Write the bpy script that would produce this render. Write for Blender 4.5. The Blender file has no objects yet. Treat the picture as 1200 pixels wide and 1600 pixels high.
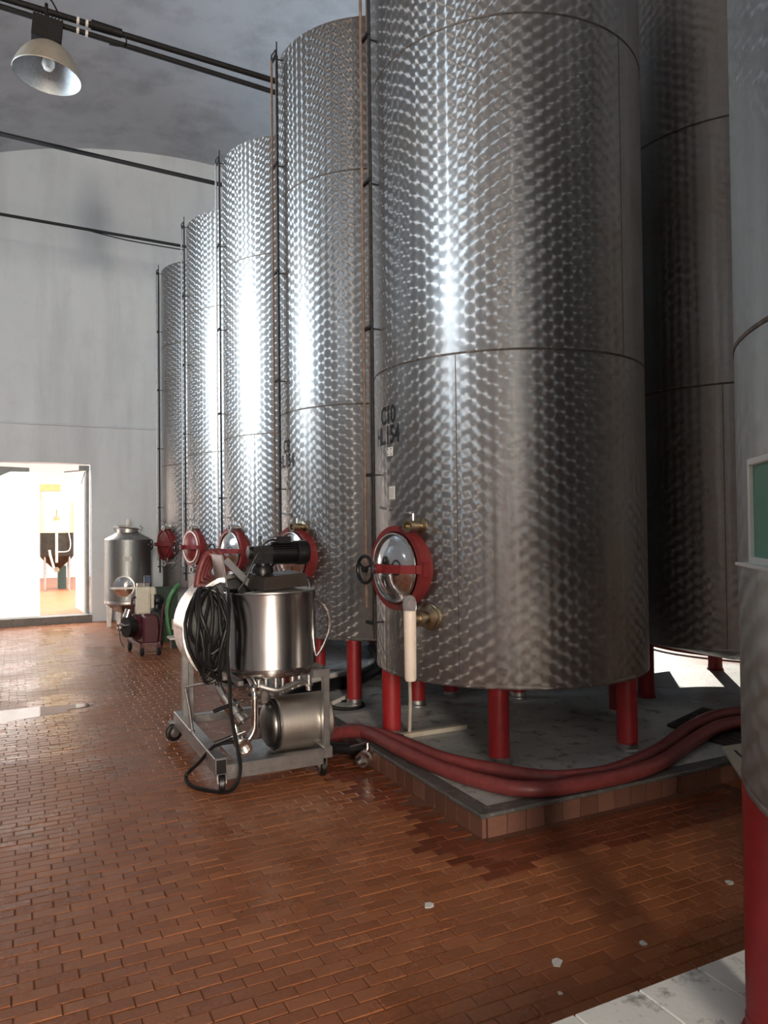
import bpy, bmesh, math, random
from math import sin, cos, pi, radians, sqrt, atan2, hypot
from mathutils import Vector, Matrix
random.seed(7)
S = bpy.context.scene
COL = S.collection

# ------------------------------------------------------------------ camera
cd = bpy.data.cameras.new('camera')
cd.sensor_fit = 'HORIZONTAL'; cd.sensor_width = 36.0
cd.lens = 36.0 * 1162.9 / 1200.0
cd.clip_start = 0.05; cd.clip_end = 200
cam = bpy.data.objects.new('camera', cd); COL.objects.link(cam)
Fv = Vector((0.44096, 0.89734, 0.01803)); Rv = Vector((0.89752, -0.44083, -0.01088)); Uv = Vector((0.00181, -0.02098, 0.99978))
cam.matrix_world = Matrix(((Rv.x, Uv.x, -Fv.x, 0), (Rv.y, Uv.y, -Fv.y, 0), (Rv.z, Uv.z, -Fv.z, 1.55), (0, 0, 0, 1)))
S.camera = cam

# ------------------------------------------------------------------ light
W = bpy.data.worlds.new('sky'); S.world = W; W.use_nodes = True
bgn = W.node_tree.nodes['Background']
bgn.inputs[0].default_value = (0.72, 0.84, 1.0, 1); bgn.inputs[1].default_value = 0.2

def area(name, loc, direction, sx, sy, watts, col, spread=180):
    l = bpy.data.lights.new(name, 'AREA'); l.shape = 'RECTANGLE'; l.size = sx; l.size_y = sy
    l.energy = watts; l.color = col; l.spread = radians(spread)
    o = bpy.data.objects.new(name, l); COL.objects.link(o)
    o.location = loc
    o.rotation_euler = Vector(direction).to_track_quat('-Z', 'Y').to_euler()
    return o
COOL = (0.76, 0.89, 1.0); WARM = (1.0, 0.86, 0.72)
# openings of the left wall: y0, y1, z0, z1, watts, spread of the daylight through the reveal.
# The two high ones are what the white streaks on the tanks mirror; the low one was added to brighten the end wall; it carries no lamp, only sky.
WIN_L = [(2.25, 3.25, 3.5, 5.6, 130, 64), (8.2, 10.1, 3.5, 5.6, 330, 80), (11.3, 12.9, 0.9, 3.3, 0, 0)]
for a, b, c, d, w, sp in WIN_L:
    if w: area('window_left_offscreen', (-3.86, (a + b) / 2, (c + d) / 2), (1, 0, 0), d - c, b - a, w, COOL, sp)
BW = (-3.1, -1.9, 1.6, 5.6)                                        # window of the wall behind the camera
area('window_back_offscreen', ((BW[0] + BW[1]) / 2, -11.36, (BW[2] + BW[3]) / 2), (0, 1, 0), BW[1] - BW[0], BW[3] - BW[2], 2200, WARM)
area('annex_skylight_offscreen', (0.6, 17.2, 4.86), (0, 0, -1), 4.0, 4.5, 1500, (1.0, 0.985, 0.95))
sl = bpy.data.lights.new('sun_offscreen', 'SUN'); sl.energy = 3.6; sl.angle = radians(0.53); sl.color = (1.0, 0.93, 0.82)
so = bpy.data.objects.new('sun_offscreen', sl); COL.objects.link(so)
SUN_AZ = Vector((0.65, 0.76, 0)).normalized()
so.rotation_euler = (-(SUN_AZ * cos(radians(28)) + Vector((0, 0, sin(radians(28)))))).to_track_quat('-Z', 'Y').to_euler()
so.location = (9, 9, 6)
vs = S.view_settings
vs.view_transform = 'Standard'; vs.look = 'None'; vs.exposure = 0.0; vs.gamma = 1.0; vs.use_curve_mapping = False

# ------------------------------------------------------------------ materials
class NT:
    def __init__(s, name):
        s.m = bpy.data.materials.new(name); s.m.use_nodes = True; s.t = s.m.node_tree; s.n = s.t.nodes; s.l = s.t.links
        s.b = s.n['Principled BSDF']; s.out = s.n['Material Output']
    def node(s, typ, **kw):
        n = s.n.new(typ)
        for k, v in kw.items(): setattr(n, k, v)
        return n
    def link(s, a, b): s.l.new(a, b)
    def setin(s, n, k, v):
        if hasattr(v, 'is_linked') or isinstance(v, bpy.types.NodeSocket): s.l.new(v, n.inputs[k])
        else: n.inputs[k].default_value = v
    def math(s, op, a, b=0.0, c=0.0):
        n = s.n.new('ShaderNodeMath'); n.operation = op
        for i, v in enumerate((a, b, c)):
            s.setin(n, i, v)
        return n.outputs[0]
    def vmath(s, op, a, b=(0, 0, 0)):
        n = s.n.new('ShaderNodeVectorMath'); n.operation = op
        s.setin(n, 0, a); s.setin(n, 1, b)
        return n.outputs[0]
    def noise(s, vec, scale, detail=4, rough=.55, dist=0.0):
        n = s.n.new('ShaderNodeTexNoise'); n.inputs['Scale'].default_value = scale; n.inputs['Detail'].default_value = detail
        n.inputs['Roughness'].default_value = rough; n.inputs['Distortion'].default_value = dist
        if vec is not None: s.l.new(vec, n.inputs['Vector'])
        return n.outputs[0]
    def ramp(s, fac, stops):
        n = s.n.new('ShaderNodeValToRGB'); s.l.new(fac, n.inputs[0])
        e = n.color_ramp.elements
        while len(e) < len(stops): e.new(0.5)
        for i, (p, c) in enumerate(stops):
            e[i].position = p; e[i].color = (c[0], c[1], c[2], 1) if not isinstance(c, (int, float)) else (c, c, c, 1)
        return n.outputs[0]
    def mix(s, fac, a, b, blend='MIX'):
        n = s.n.new('ShaderNodeMix'); n.data_type = 'RGBA'; n.blend_type = blend
        s.setin(n, 0, fac)
        for i, v in ((6, a), (7, b)):
            if isinstance(v, tuple) and len(v) == 3: v = v + (1,)
            s.setin(n, i, v)
        return n.outputs[2]
    def coord(s, which='Object'):
        return s.n.new('ShaderNodeTexCoord').outputs[which]
    def mapping(s, vec, sc=(1, 1, 1), rot=(0, 0, 0)):
        n = s.n.new('ShaderNodeMapping'); s.l.new(vec, n.inputs[0]); n.inputs['Scale'].default_value = sc; n.inputs['Rotation'].default_value = rot
        return n.outputs[0]
    def bump(s, h, strength=.3, dist=.01):
        n = s.n.new('ShaderNodeBump'); s.l.new(h, n.inputs['Height']); n.inputs['Strength'].default_value = strength; n.inputs['Distance'].default_value = dist
        s.l.new(n.outputs[0], s.b.inputs['Normal'])
    def P(s, **kw):
        for k, v in kw.items():
            k = {'color': 'Base Color', 'rough': 'Roughness', 'metal': 'Metallic', 'aniso': 'Anisotropic', 'coat': 'Coat Weight', 'trans': 'Transmission Weight', 'spec': 'Specular IOR Level', 'sss': 'Subsurface Weight'}.get(k, k)
            if isinstance(v, tuple) and len(v) == 3: v = v + (1,)
            s.setin(s.b, k, v)
        return s.m

def simple(name, col, rough=.5, metal=0.0, var=.12, scale=14, bump=0.0, **kw):
    t = NT(name); v = t.coord()
    f = t.noise(v, scale, 5)
    d = tuple(c * (1 - var) for c in col); u = tuple(min(1, c * (1 + var)) for c in col)
    c = t.ramp(f, [(.3, d), (.7, u)])
    r = t.ramp(t.noise(v, scale * 2.3, 3), [(.3, max(0.02, rough * .85)), (.75, min(1, rough * 1.2))])
    t.P(color=c, rough=r, metal=metal, **kw)
    if bump: t.bump(t.noise(v, scale * 4, 4), bump, .01)
    return t.m

def swirl_steel(name, base, dirt, rough=.36, aniso=.95, dull=.25):
    """Engine-turned stainless sheet: staggered rows of circularly brushed discs."""
    t = NT(name)
    geo = t.node('ShaderNodeNewGeometry'); N = geo.outputs['Normal']
    oc = t.coord('Object')
    sx = t.node('ShaderNodeSeparateXYZ'); t.link(oc, sx.inputs[0])
    ang = t.math('ARCTAN2', sx.outputs[0], t.math('MULTIPLY', sx.outputs[1], -1.0))   # split line towards +y
    u = t.math('MULTIPLY', ang, 0.9417)
    PU, PV = 0.066, 0.084                                          # column pitch, disc pitch down a column
    a = t.math('DIVIDE', u, PU); b = t.math('DIVIDE', sx.outputs[2], PV)
    col = t.math('ROUND', a)
    off = t.math('MULTIPLY', t.math('PINGPONG', col, 1.0), 0.5)
    wob = t.node('ShaderNodeTexWhiteNoise', noise_dimensions='1D'); t.link(col, wob.inputs['W'])
    b2 = t.math('ADD', t.math('ADD', b, off), t.math('MULTIPLY', wob.outputs['Value'], .22))
    du = t.math('MULTIPLY', t.math('SUBTRACT', a, col), PU)
    dv = t.math('MULTIPLY', t.math('SUBTRACT', b2, t.math('ROUND', b2)), PV)
    # the brush marks run in circles, so the sheen spreads along the radius of each disc
    sn = t.node('ShaderNodeSeparateXYZ'); t.link(N, sn.inputs[0])
    cu = t.node('ShaderNodeCombineXYZ'); t.link(t.math('MULTIPLY', sn.outputs[1], -1.0), cu.inputs[0]); t.link(sn.outputs[0], cu.inputs[1])
    cv = t.node('ShaderNodeCombineXYZ'); cv.inputs[2].default_value = 1.0
    t1 = t.node('ShaderNodeVectorMath', operation='SCALE'); t.link(cu.outputs[0], t1.inputs[0]); t.link(du, t1.inputs['Scale'])
    t2 = t.node('ShaderNodeVectorMath', operation='SCALE'); t.link(cv.outputs[0], t2.inputs[0]); t.link(dv, t2.inputs['Scale'])
    tan = t.vmath('NORMALIZE', t.vmath('ADD', t1.outputs[0], t2.outputs[0]))
    rad = t.math('SQRT', t.math('ADD', t.math('MULTIPLY', du, du), t.math('MULTIPLY', dv, dv)))
    # tone: old sheet with vertical streaks and blotches
    st = t.noise(t.mapping(oc, (7, 7, .35)), 1.0, 6, .6)
    bl = t.noise(oc, 1.6, 5, .6)
    sp = t.noise(oc, 22, 4, .6)
    c = t.mix(t.ramp(st, [(.35, 0.0), (.72, 1.0)]), base, tuple(x * .80 for x in base))
    c = t.mix(t.math('MULTIPLY', t.ramp(bl, [(.45, 0.0), (.75, 1.0)]), .5), c, dirt)
    c = t.mix(t.math('MULTIPLY', t.ramp(sp, [(.5, 0.0), (.8, 1.0)]), .25), c, tuple(x * .6 for x in dirt))
    rr = t.math('ADD', t.math('MULTIPLY', t.math('SUBTRACT', st, .5), .2), rough)
    t.P(color=c, metal=1.0, rough=rr, aniso=aniso, Tangent=tan)
    d = t.node('ShaderNodeBsdfPrincipled'); t.link(c, d.inputs['Base Color']); d.inputs['Metallic'].default_value = 1.0; d.inputs['Roughness'].default_value = .50
    mx = t.node('ShaderNodeMixShader'); t.link(t.math('ADD', dull, t.math('MULTIPLY', t.math('SUBTRACT', bl, .5), .5)), mx.inputs[0])
    t.link(t.b.outputs[0], mx.inputs[1]); t.link(d.outputs[0], mx.inputs[2]); t.link(mx.outputs[0], t.out.inputs[0])
    return t.m

def brushed(name, col, rough=.25, axis='z'):
    t = NT(name); oc = t.coord()
    sc = {'z': (3, 3, 260), 'x': (260, 3, 3)}[axis]
    f = t.noise(t.mapping(oc, sc), 1.0, 3)
    g = t.noise(oc, 5, 4)
    c = t.mix(f, tuple(x * .85 for x in col), tuple(min(1, x * 1.08) for x in col))
    r = t.math('ADD', t.math('MULTIPLY', g, .12), rough - .06)
    t.P(color=c, metal=1.0, rough=r)
    t.bump(f, .06, .002)
    return t.m

def brick_mat(name, cols, rough, extra=0.0):
    t = NT(name); oc = t.coord('Object'); geo = t.node('ShaderNodeNewGeometry'); pos = geo.outputs['Position']
    at = t.node('ShaderNodeAttribute', attribute_name='tone'); oi = t.node('ShaderNodeObjectInfo')
    v = t.math('ADD', at.outputs['Fac'], t.math('MULTIPLY', oi.outputs['Random'], t.math('LESS_THAN', at.outputs['Fac'], .001)))
    c = t.ramp(v, [(0.0, cols[0]), (.5, cols[1]), (1.0, cols[2])])
    n1 = t.noise(pos, 2.2, 5, .6); n2 = t.noise(pos, 60, 4, .65)
    c = t.mix(t.math('MULTIPLY', t.ramp(n1, [(.35, 0.0), (.7, 1.0)]), .45), c, tuple(x * .62 for x in cols[0]))
    c = t.mix(t.math('MULTIPLY', t.ramp(n2, [(.45, 0.0), (.75, 1.0)]), .35), c, tuple(min(1, x * 1.35) for x in cols[2]))
    # thin water film in patches
    wet = t.ramp(t.noise(pos, 1.1, 4, .6, .4), [(.42, 0.0), (.60, 1.0)])
    r = t.math('ADD', rough, t.math('MULTIPLY', wet, -.16))
    r = t.math('ADD', r, t.math('MULTIPLY', n2, .12))
    t.P(color=c, rough=r, spec=.5)
    t.bump(n2, .25, .003)
    return t.m

def plaster(name, c0, c1, stain, scale=.5, rough=.9):
    t = NT(name); geo = t.node('ShaderNodeNewGeometry'); pos = geo.outputs['Position']
    n1 = t.noise(t.mapping(pos, (1, 1, .6)), scale, 7, .6, .3); n2 = t.noise(pos, scale * 7, 5, .65)
    c = t.mix(t.ramp(n1, [(.32, 0.0), (.68, 1.0)]), c0, c1)
    st = t.noise(t.mapping(pos, (2.2, 2.2, .35)), .8, 6, .6)
    c = t.mix(t.math('MULTIPLY', t.ramp(st, [(.48, 0.0), (.78, 1.0)]), .7), c, stain)
    c = t.mix(t.math('MULTIPLY', t.ramp(n2, [(.5, 0.0), (.85, 1.0)]), .3), c, stain)
    t.P(color=c, rough=rough, spec=.25)
    t.bump(t.noise(pos, 30, 5), .15, .006)
    return t.m

def concrete(name, c0, c1, dark, rough=.7, scale=3.0, blot=.55):
    t = NT(name); geo = t.node('ShaderNodeNewGeometry'); pos = geo.outputs['Position']
    n = t.noise(pos, scale, 7, .65, .5); m = t.noise(pos, scale * 4, 6, .7); h = t.noise(pos, 45, 4)
    c = t.mix(t.ramp(n, [(.3, 0.0), (.7, 1.0)]), c0, c1)
    c = t.mix(t.math('MULTIPLY', t.ramp(m, [(blot, 0.0), (blot + .12, 1.0)]), .85), c, dark)
    t.P(color=c, rough=t.ramp(m, [(.3, rough), (.8, rough * .6)]))
    t.bump(h, .3, .004)
    return t.m

M = {}
M['tank'] = swirl_steel('engine_turned_steel', (.37, .365, .36), (.25, .20, .155), .43, .89, .32)
M['tank_grey'] = swirl_steel('engine_turned_steel_dull', (.36, .385, .385), (.25, .26, .245), .46, .75, .6)
M['weld'] = simple('weld_bead', (.13, .105, .085), .6, .7, .4, 30)
M['steel'] = brushed('brushed_steel', (.48, .46, .45), .22)
M['steelx'] = brushed('brushed_steel_cover', (.68, .63, .57), .42, 'x')
M['inox'] = simple('stainless_fittings', (.68, .67, .65), .22, 1.0, .12, 20)
M['inoxd'] = simple('dull_stainless', (.50, .49, .48), .42, 1.0, .2, 18)
M['chrome'] = simple('polished_steel_dome', (.78, .78, .79), .12, 1.0, .05, 8)
M['pumphead'] = simple('grey_pump_head', (.20, .19, .18), .35, 1.0, .2, 18)
M['zinc'] = simple('galvanised_frame', (.40, .40, .40), .36, .9, .15, 16)
M['brass'] = simple('aged_brass', (.33, .275, .19), .35, 1.0, .25, 25)
M['red'] = simple('red_paint', (.16, .016, .017), .42, 0, .18, 18, .04)
M['redleg'] = simple('red_leg_paint', (.27, .013, .015), .45, 0, .15, 10, .03)
M['redhose'] = simple('red_hose_rubber', (.18, .036, .035), .42, 0, .2, 22)
M['maroon'] = simple('maroon_paint', (.07, .011, .017), .4, 0, .2, 20)
M['black'] = simple('black_rubber', (.006, .006, .0065), .42, 0, .3, 25)
M['blackp'] = simple('black_paint', (.006, .006, .007), .36, 0, .3, 25, .05)
M['brownlid'] = simple('dark_brown_cover', (.030, .021, .017), .45, 0, .2, 10)
M['rust'] = simple('rusty_strip', (.15, .095, .065), .7, 0, .35, 22)
M['white'] = simple('white_plastic', (.78, .77, .73), .4, 0, .05, 10)
M['beige'] = simple('beige_box_plastic', (.62, .58, .47), .5, 0, .06, 12)
M['cream'] = simple('cream_tube_plastic', (.80, .70, .60), .45, 0, .06, 9)
M['green'] = simple('green_hose_rubber', (.05, .19, .06), .42, 0, .15, 20)
M['greendark'] = simple('dark_green_crate', (.008, .028, .012), .5, 0, .2, 20)
M['board'] = simple('green_board_surface', (.05, .25, .17), .4, 0, .15, 6)
M['boardframe'] = simple('pale_board_frame', (.66, .72, .72), .4, 0, .05, 10)
M['ink'] = simple('black_stencil_paint', (.010, .010, .010), .6, 0, .3, 40)
M['paper'] = simple('paper_label', (.72, .72, .68), .7, 0, .08, 60)
M['ply'] = simple('grey_board', (.42, .38, .31), .7, 0, .12, 12)
M['blackmat'] = simple('dark_mat', (.035, .030, .026), .6, 0, .3, 25, .1)
M['iron'] = simple('black_iron_rod', (.004, .004, .0045), .7, 0, .3, 20)
M['alu'] = simple('spun_aluminium', (.40, .37, .31), .5, .3, .1, 12)
M['aluin'] = simple('hammered_reflector', (.50, .52, .53), .55, .8, .15, 50, .2)
M['yellow'] = simple('yellow_fibreglass', (.78, .62, .26), .5, 0, .08, 6)
M['fermdark'] = simple('dark_steel_fermenter', (.045, .038, .030), .4, .8, .25, 9)
M['brown'] = simple('brown_barrel', (.42, .22, .15), .6, 0, .2, 9)
M['barkgrey'] = simple('grey_door_edge', (.20, .22, .23), .5, .3, .15, 9)
M['sill'] = concrete('dark_sill', (.13, .13, .12), (.22, .22, .20), (.05, .05, .045), .6, 4)
M['wall'] = plaster('white_limewash', (.69, .78, .85), (.77, .85, .91), (.52, .58, .63), .45)
M['ceil'] = plaster('grey_vault_plaster', (.50, .55, .61), (.64, .69, .75), (.30, .33, .37), .35)
M['darkwall'] = plaster('dark_toned_plaster', (.30, .28, .26), (.38, .36, .33), (.20, .18, .16), .5)  # unseen walls, toned dark to cut bounce light and give C10 brown reflections
M['annexwall'] = plaster('annex_white', (.84, .84, .82), (.88, .88, .87), (.75, .75, .73), .5)
M['pad'] = concrete('pad_screed', (.30, .31, .30), (.58, .60, .59), (.10, .095, .085), .6, 2.0, .53)
M['padedge'] = concrete('pad_dark_edging', (.055, .055, .055), (.12, .12, .115), (.20, .20, .19), .45, 9)
M['padwhite'] = concrete('whitewashed_tile', (.72, .75, .74), (.80, .83, .82), (.16, .16, .15), .6, 2.0, .565)
M['grout'] = concrete('brick_grout', (.12, .05, .028), (.17, .075, .042), (.06, .026, .015), .7, 6)
M['brick'] = brick_mat('terracotta_brick', ((.26, .088, .034), (.32, .112, .045), (.37, .142, .060)), .32)
M['brickwet'] = brick_mat('wet_terracotta_brick', ((.14, .036, .015), (.18, .048, .020), (.21, .06, .026)), .24)
M['bricktile'] = brick_mat('pad_facing_tile', ((.10, .045, .03), (.14, .06, .04), (.18, .085, .06)), .45)
def water_mat():
    t = NT('puddle_water'); t.P(color=(.10, .05, .03), rough=.05, spec=.6, metal=0.0); t.b.inputs['IOR'].default_value = 1.33
    geo = t.node('ShaderNodeNewGeometry'); t.bump(t.noise(geo.outputs['Position'], 4, 2), .02, .004); return t.m
M['water'] = water_mat()
def pvc_mat():
    t = NT('translucent_pvc'); t.n.remove(t.b)
    d = t.node('ShaderNodeBsdfTranslucent'); d.inputs[0].default_value = (.93, .94, .93, 1)
    r = t.node('ShaderNodeBsdfTransparent'); r.inputs[0].default_value = (.95, .95, .95, 1)
    m = t.node('ShaderNodeMixShader'); t.link(t.ramp(t.noise(t.coord(), 1.4, 4), [(.3, .42), (.7, .62)]), m.inputs[0])
    t.link(r.outputs[0], m.inputs[1]); t.link(d.outputs[0], m.inputs[2]); t.link(m.outputs[0], t.out.inputs[0]); return t.m
M['pvc'] = pvc_mat()
def clear_mat():
    t = NT('clear_plastic'); t.P(color=(.85, .86, .88), rough=.08, trans=.85); t.b.inputs['IOR'].default_value = 1.25; return t.m
M['clear'] = clear_mat()
def floor_far_mat():
    t = NT('brick_floor_beyond'); geo = t.node('ShaderNodeNewGeometry'); b = t.node('ShaderNodeTexBrick')
    t.link(geo.outputs['Position'], b.inputs['Vector']); b.inputs['Scale'].default_value = 1.0
    b.inputs['Brick Width'].default_value = .142; b.inputs['Row Height'].default_value = .063; b.inputs['Mortar Size'].default_value = .002
    b.inputs['Color1'].default_value = (.30, .10, .04, 1); b.inputs['Color2'].default_value = (.40, .14, .06, 1); b.inputs['Mortar'].default_value = (.08, .04, .025, 1)
    t.P(color=b.outputs[0], rough=.42); return t.m
M['brickfar'] = floor_far_mat()

# ------------------------------------------------------------------ geometry helpers
def fz(y): return min(0.0, -0.0069 * (y - 3.1))

def frame_of(d):
    d = Vector(d).normalized(); h = Vector((0, 0, 1)) if abs(d.z) < .9 else Vector((1, 0, 0))
    a = d.cross(h).normalized(); return d, a, d.cross(a).normalized()

class G:
    def __init__(s): s.v = []; s.f = []; s.mi = []; s.tone = None
    def add(s, vs, fs, mi=0):
        o = len(s.v); s.v += [tuple(v) for v in vs]; s.f += [tuple(i + o for i in f) for f in fs]; s.mi += [mi] * len(fs); return s
    def box(s, c, d, rz=0.0, rot=None, mi=0):
        c = Vector(c); R = rot if rot is not None else Matrix.Rotation(rz, 3, 'Z')
        v = [c + R @ Vector((x * d[0] / 2, y * d[1] / 2, z * d[2] / 2)) for z in (-1, 1) for y in (-1, 1) for x in (-1, 1)]
        return s.add(v, [(0, 2, 3, 1), (4, 5, 7, 6), (0, 1, 5, 4), (2, 6, 7, 3), (0, 4, 6, 2), (1, 3, 7, 5)], mi)
    def bar(s, a, b, w, h, up=(0, 0, 1)):
        a = Vector(a); b = Vector(b); d = (b - a); L = d.length; d.normalize(); up = Vector(up)
        if abs(d.dot(up)) > .98: up = Vector((0, 1, 0))
        x = d.cross(up).normalized(); z = x.cross(d)
        R = Matrix((x, d, z)).transposed()
        return s.box((a + b) / 2, (w, L, h), rot=R)
    def lathe(s, prof, o, ax, n=24, mi=0, a0=0, a1=2 * pi):
        o = Vector(o); d, a, b = frame_of(ax); vs = []; fs = []; full = abs(a1 - a0 - 2 * pi) < 1e-6
        m = n if full else n + 1
        for r, h in prof:
            for i in range(m):
                t = a0 + (a1 - a0) * i / n
                vs.append(o + d * h + (a * cos(t) + b * sin(t)) * r)
        for j in range(len(prof) - 1):
            for i in range(n):
                k = (i + 1) % m
                fs.append((j * m + i, j * m + k, (j + 1) * m + k, (j + 1) * m + i))
        return s.add(vs, fs, mi)
    def cyl(s, p0, p1, r0, r1=None, n=16, mi=0):
        p0 = Vector(p0); p1 = Vector(p1); r1 = r0 if r1 is None else r1; L = (p1 - p0).length
        return s.lathe([(0, 0), (r0, 0), (r1, L), (0, L)], p0, p1 - p0, n, mi)
    def tube(s, pts, r, n=8, smooth=0, mi=0, flat=None):
        P = [Vector(p) for p in pts]
        if smooth: P = catmull(P, smooth)
        vs = []; fs = []
        d0, a, b = frame_of(P[1] - P[0])
        for i, p in enumerate(P):
            d = (P[min(i + 1, len(P) - 1)] - P[max(i - 1, 0)]).normalized()
            a = (a - d * a.dot(d)).normalized(); b = d.cross(a)
            rr = r(i / (len(P) - 1)) if callable(r) else r
            for k in range(n):
                t = 2 * pi * k / n; vs.append(p + (a * cos(t) + b * sin(t)) * rr)
        for i in range(len(P) - 1):
            for k in range(n):
                q = (k + 1) % n; fs.append((i * n + k, i * n + q, (i + 1) * n + q, (i + 1) * n + k))
        fs.append(tuple(range(n - 1, -1, -1))); fs.append(tuple((len(P) - 1) * n + k for k in range(n)))
        return s.add(vs, fs, mi)
    def torus(s, c, ax, R, r, n=28, m=8, mi=0):
        c = Vector(c); d, a, b = frame_of(ax); vs = []; fs = []
        for i in range(n):
            t = 2 * pi * i / n; e = a * cos(t) + b * sin(t)
            for j in range(m):
                u = 2 * pi * j / m; vs.append(c + e * (R + r * cos(u)) + d * r * sin(u))
        for i in range(n):
            for j in range(m):
                i2 = (i + 1) % n; j2 = (j + 1) % m; fs.append((i * m + j, i2 * m + j, i2 * m + j2, i * m + j2))
        return s.add(vs, fs, mi)
    def ball(s, c, r, n=16, m=8, sz=1.0):
        pr = [(r * sin(pi * i / m), -r * sz * cos(pi * i / m)) for i in range(m + 1)]
        return s.lathe(pr, c, (0, 0, 1), n)
    def prism(s, poly, y0, y1, axis='y', mi=0):
        """poly: list of 2D points; axis y -> (x,z), axis z -> (x,y), axis x -> (y,z)"""
        f = {'y': lambda p, t: (p[0], t, p[1]), 'z': lambda p, t: (p[0], p[1], t), 'x': lambda p, t: (t, p[0], p[1])}[axis]
        n = len(poly); vs = [f(p, y0) for p in poly] + [f(p, y1) for p in poly]
        fs = [tuple(range(n)), tuple(range(2 * n - 1, n - 1, -1))] + [(i, i + n, (i + 1) % n + n, (i + 1) % n) for i in range(n)]
        return s.add(vs, fs, mi)
    def build(s, name, mat, parent=None, off=None, smooth=True, bevel=0.0, ang=40, link=True):
        me = bpy.data.meshes.new(name)
        off = root_off(parent) if off is None else Vector(off)
        me.from_pydata([(v[0] - off.x, v[1] - off.y, v[2] - off.z) for v in s.v], [], s.f)
        mats = mat if isinstance(mat, (list, tuple)) else [mat]
        for m in mats: me.materials.append(M[m] if isinstance(m, str) else m)
        if any(s.mi): me.polygons.foreach_set('material_index', s.mi)
        bm = bmesh.new(); bm.from_mesh(me)
        bmesh.ops.remove_doubles(bm, verts=bm.verts, dist=1e-5)
        bmesh.ops.recalc_face_normals(bm, faces=bm.faces)
        if bevel:
            ed = [e for e in bm.edges if len(e.link_faces) == 2 and e.calc_face_angle(0) > radians(50)]
            bmesh.ops.bevel(bm, geom=ed, offset=bevel, segments=1, affect='EDGES', clamp_overlap=True)
        bm.to_mesh(me); bm.free()
        if smooth:
            me.polygons.foreach_set('use_smooth', [True] * len(me.polygons)); me.set_sharp_from_angle(angle=radians(ang))
        o = bpy.data.objects.new(name, me); COL.objects.link(o)
        if parent is not None: o.parent = parent
        else: o.location = off
        return o

def root_off(p):
    if p is None: return Vector((0, 0, 0))
    while p.parent is not None: p = p.parent
    return Vector(p.location)

def catmull(P, k):
    out = []
    for i in range(len(P) - 1):
        a = P[max(i - 1, 0)]; b = P[i]; c = P[i + 1]; d = P[min(i + 2, len(P) - 1)]
        for j in range(k):
            t = j / k
            out.append(.5 * ((2 * b) + (c - a) * t + (2 * a - 5 * b + 4 * c - d) * t * t + (3 * b - a - 3 * c + d) * t ** 3))
    out.append(P[-1]); return out

def thing(name, label, cat, loc, group=None):
    o = bpy.data.objects.new(name, None); COL.objects.link(o); o.location = loc; o.empty_display_size = .1
    o['label'] = label; o['category'] = cat
    if group: o['group'] = group
    return o
def tag(o, label, cat, group=None, kind=None):
    o['label'] = label; o['category'] = cat
    if group: o['group'] = group
    if kind: o['kind'] = kind
    return o
def struct(o, label=None, cat=None):
    o['kind'] = 'structure'
    if label: o['label'] = label
    if cat: o['category'] = cat
    return o

# ------------------------------------------------------------------ the hall
XL, XR, YB, YF = -3.5, 9.3, -11.0, 13.95
VX, VZ, VR = 2.9, 8.42, 9.8
def vault(x): return VZ - (VR - sqrt(VR * VR - (x - VX) ** 2))
def arc_pts(x0, x1, n): return [(x0 + (x1 - x0) * i / n, vault(x0 + (x1 - x0) * i / n)) for i in range(n + 1)]
DX0, DX1, DZ = -1.75, 1.15, 2.69                                    # doorway in the end wall
FZ = fz(YF)
g = G()
g.prism([(XL, FZ - .1)] + [(DX0, FZ - .1)] + [(DX0, DZ)] + [(DX0, vault(DX0))] + arc_pts(XL, DX0, 6)[::-1][1:], YF, YF + .3)
g.prism([(DX0, DZ), (DX1, DZ)] + arc_pts(DX0, DX1, 8)[::-1], YF, YF + .3)
g.prism([(DX1, FZ - .1), (XR, FZ - .1)] + arc_pts(DX1, XR, 18)[::-1], YF, YF + .3)
struct(g.build('wall_end', 'wall', smooth=False), 'white limewashed end wall with the bright doorway', 'wall')

def holed(g, axis, t0, t1, a0, a1, z0, z1, holes):
    """rectangular wall with openings, as a grid of blocks"""
    xs = sorted({a0, a1} | {h[0] for h in holes} | {h[1] for h in holes}); zs = sorted({z0, z1} | {h[2] for h in holes} | {h[3] for h in holes})
    for i in range(len(xs) - 1):
        for j in range(len(zs) - 1):
            cx = (xs[i] + xs[i + 1]) / 2; cz = (zs[j] + zs[j + 1]) / 2
            if any(h[0] < cx < h[1] and h[2] < cz < h[3] for h in holes): continue
            if axis == 'x': g.box(((t0 + t1) / 2, cx, cz), (t1 - t0, xs[i + 1] - xs[i], zs[j + 1] - zs[j]))
            else: g.box((cx, (t0 + t1) / 2, cz), (xs[i + 1] - xs[i], t1 - t0, zs[j + 1] - zs[j]))
g = G(); holed(g, 'x', XL - .3, XL, YB, YF + .3, -.2, vault(XL) + .05, [w[:4] for w in WIN_L])
struct(g.build('wall_left', 'wall', smooth=False), 'white limewashed long wall with high windows', 'wall')
RD = (7.2, 10.3, -.2, 3.75)
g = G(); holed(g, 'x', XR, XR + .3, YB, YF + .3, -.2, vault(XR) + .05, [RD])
struct(g.build('wall_right', 'darkwall', smooth=False), 'dark-toned plaster long wall behind the tanks with a sunny gateway', 'wall')
g = G(); zt = min(vault(XL), vault(XR)) - .02; holed(g, 'y', YB - .3, YB, XL, XR, -.2, zt, [BW])
g.prism([(XL, zt), (XR, zt)] + arc_pts(XL, XR, 24)[::-1], YB - .3, YB)
struct(g.build('wall_back', 'darkwall', smooth=False), 'dark-toned plaster wall behind the viewer with one window', 'wall')
g = G(); pts = arc_pts(XL - .3, XR + .3, 40)
g.prism(pts + [(x, z + .25) for x, z in pts[::-1]], YB - .3, YF + .3)
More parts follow.
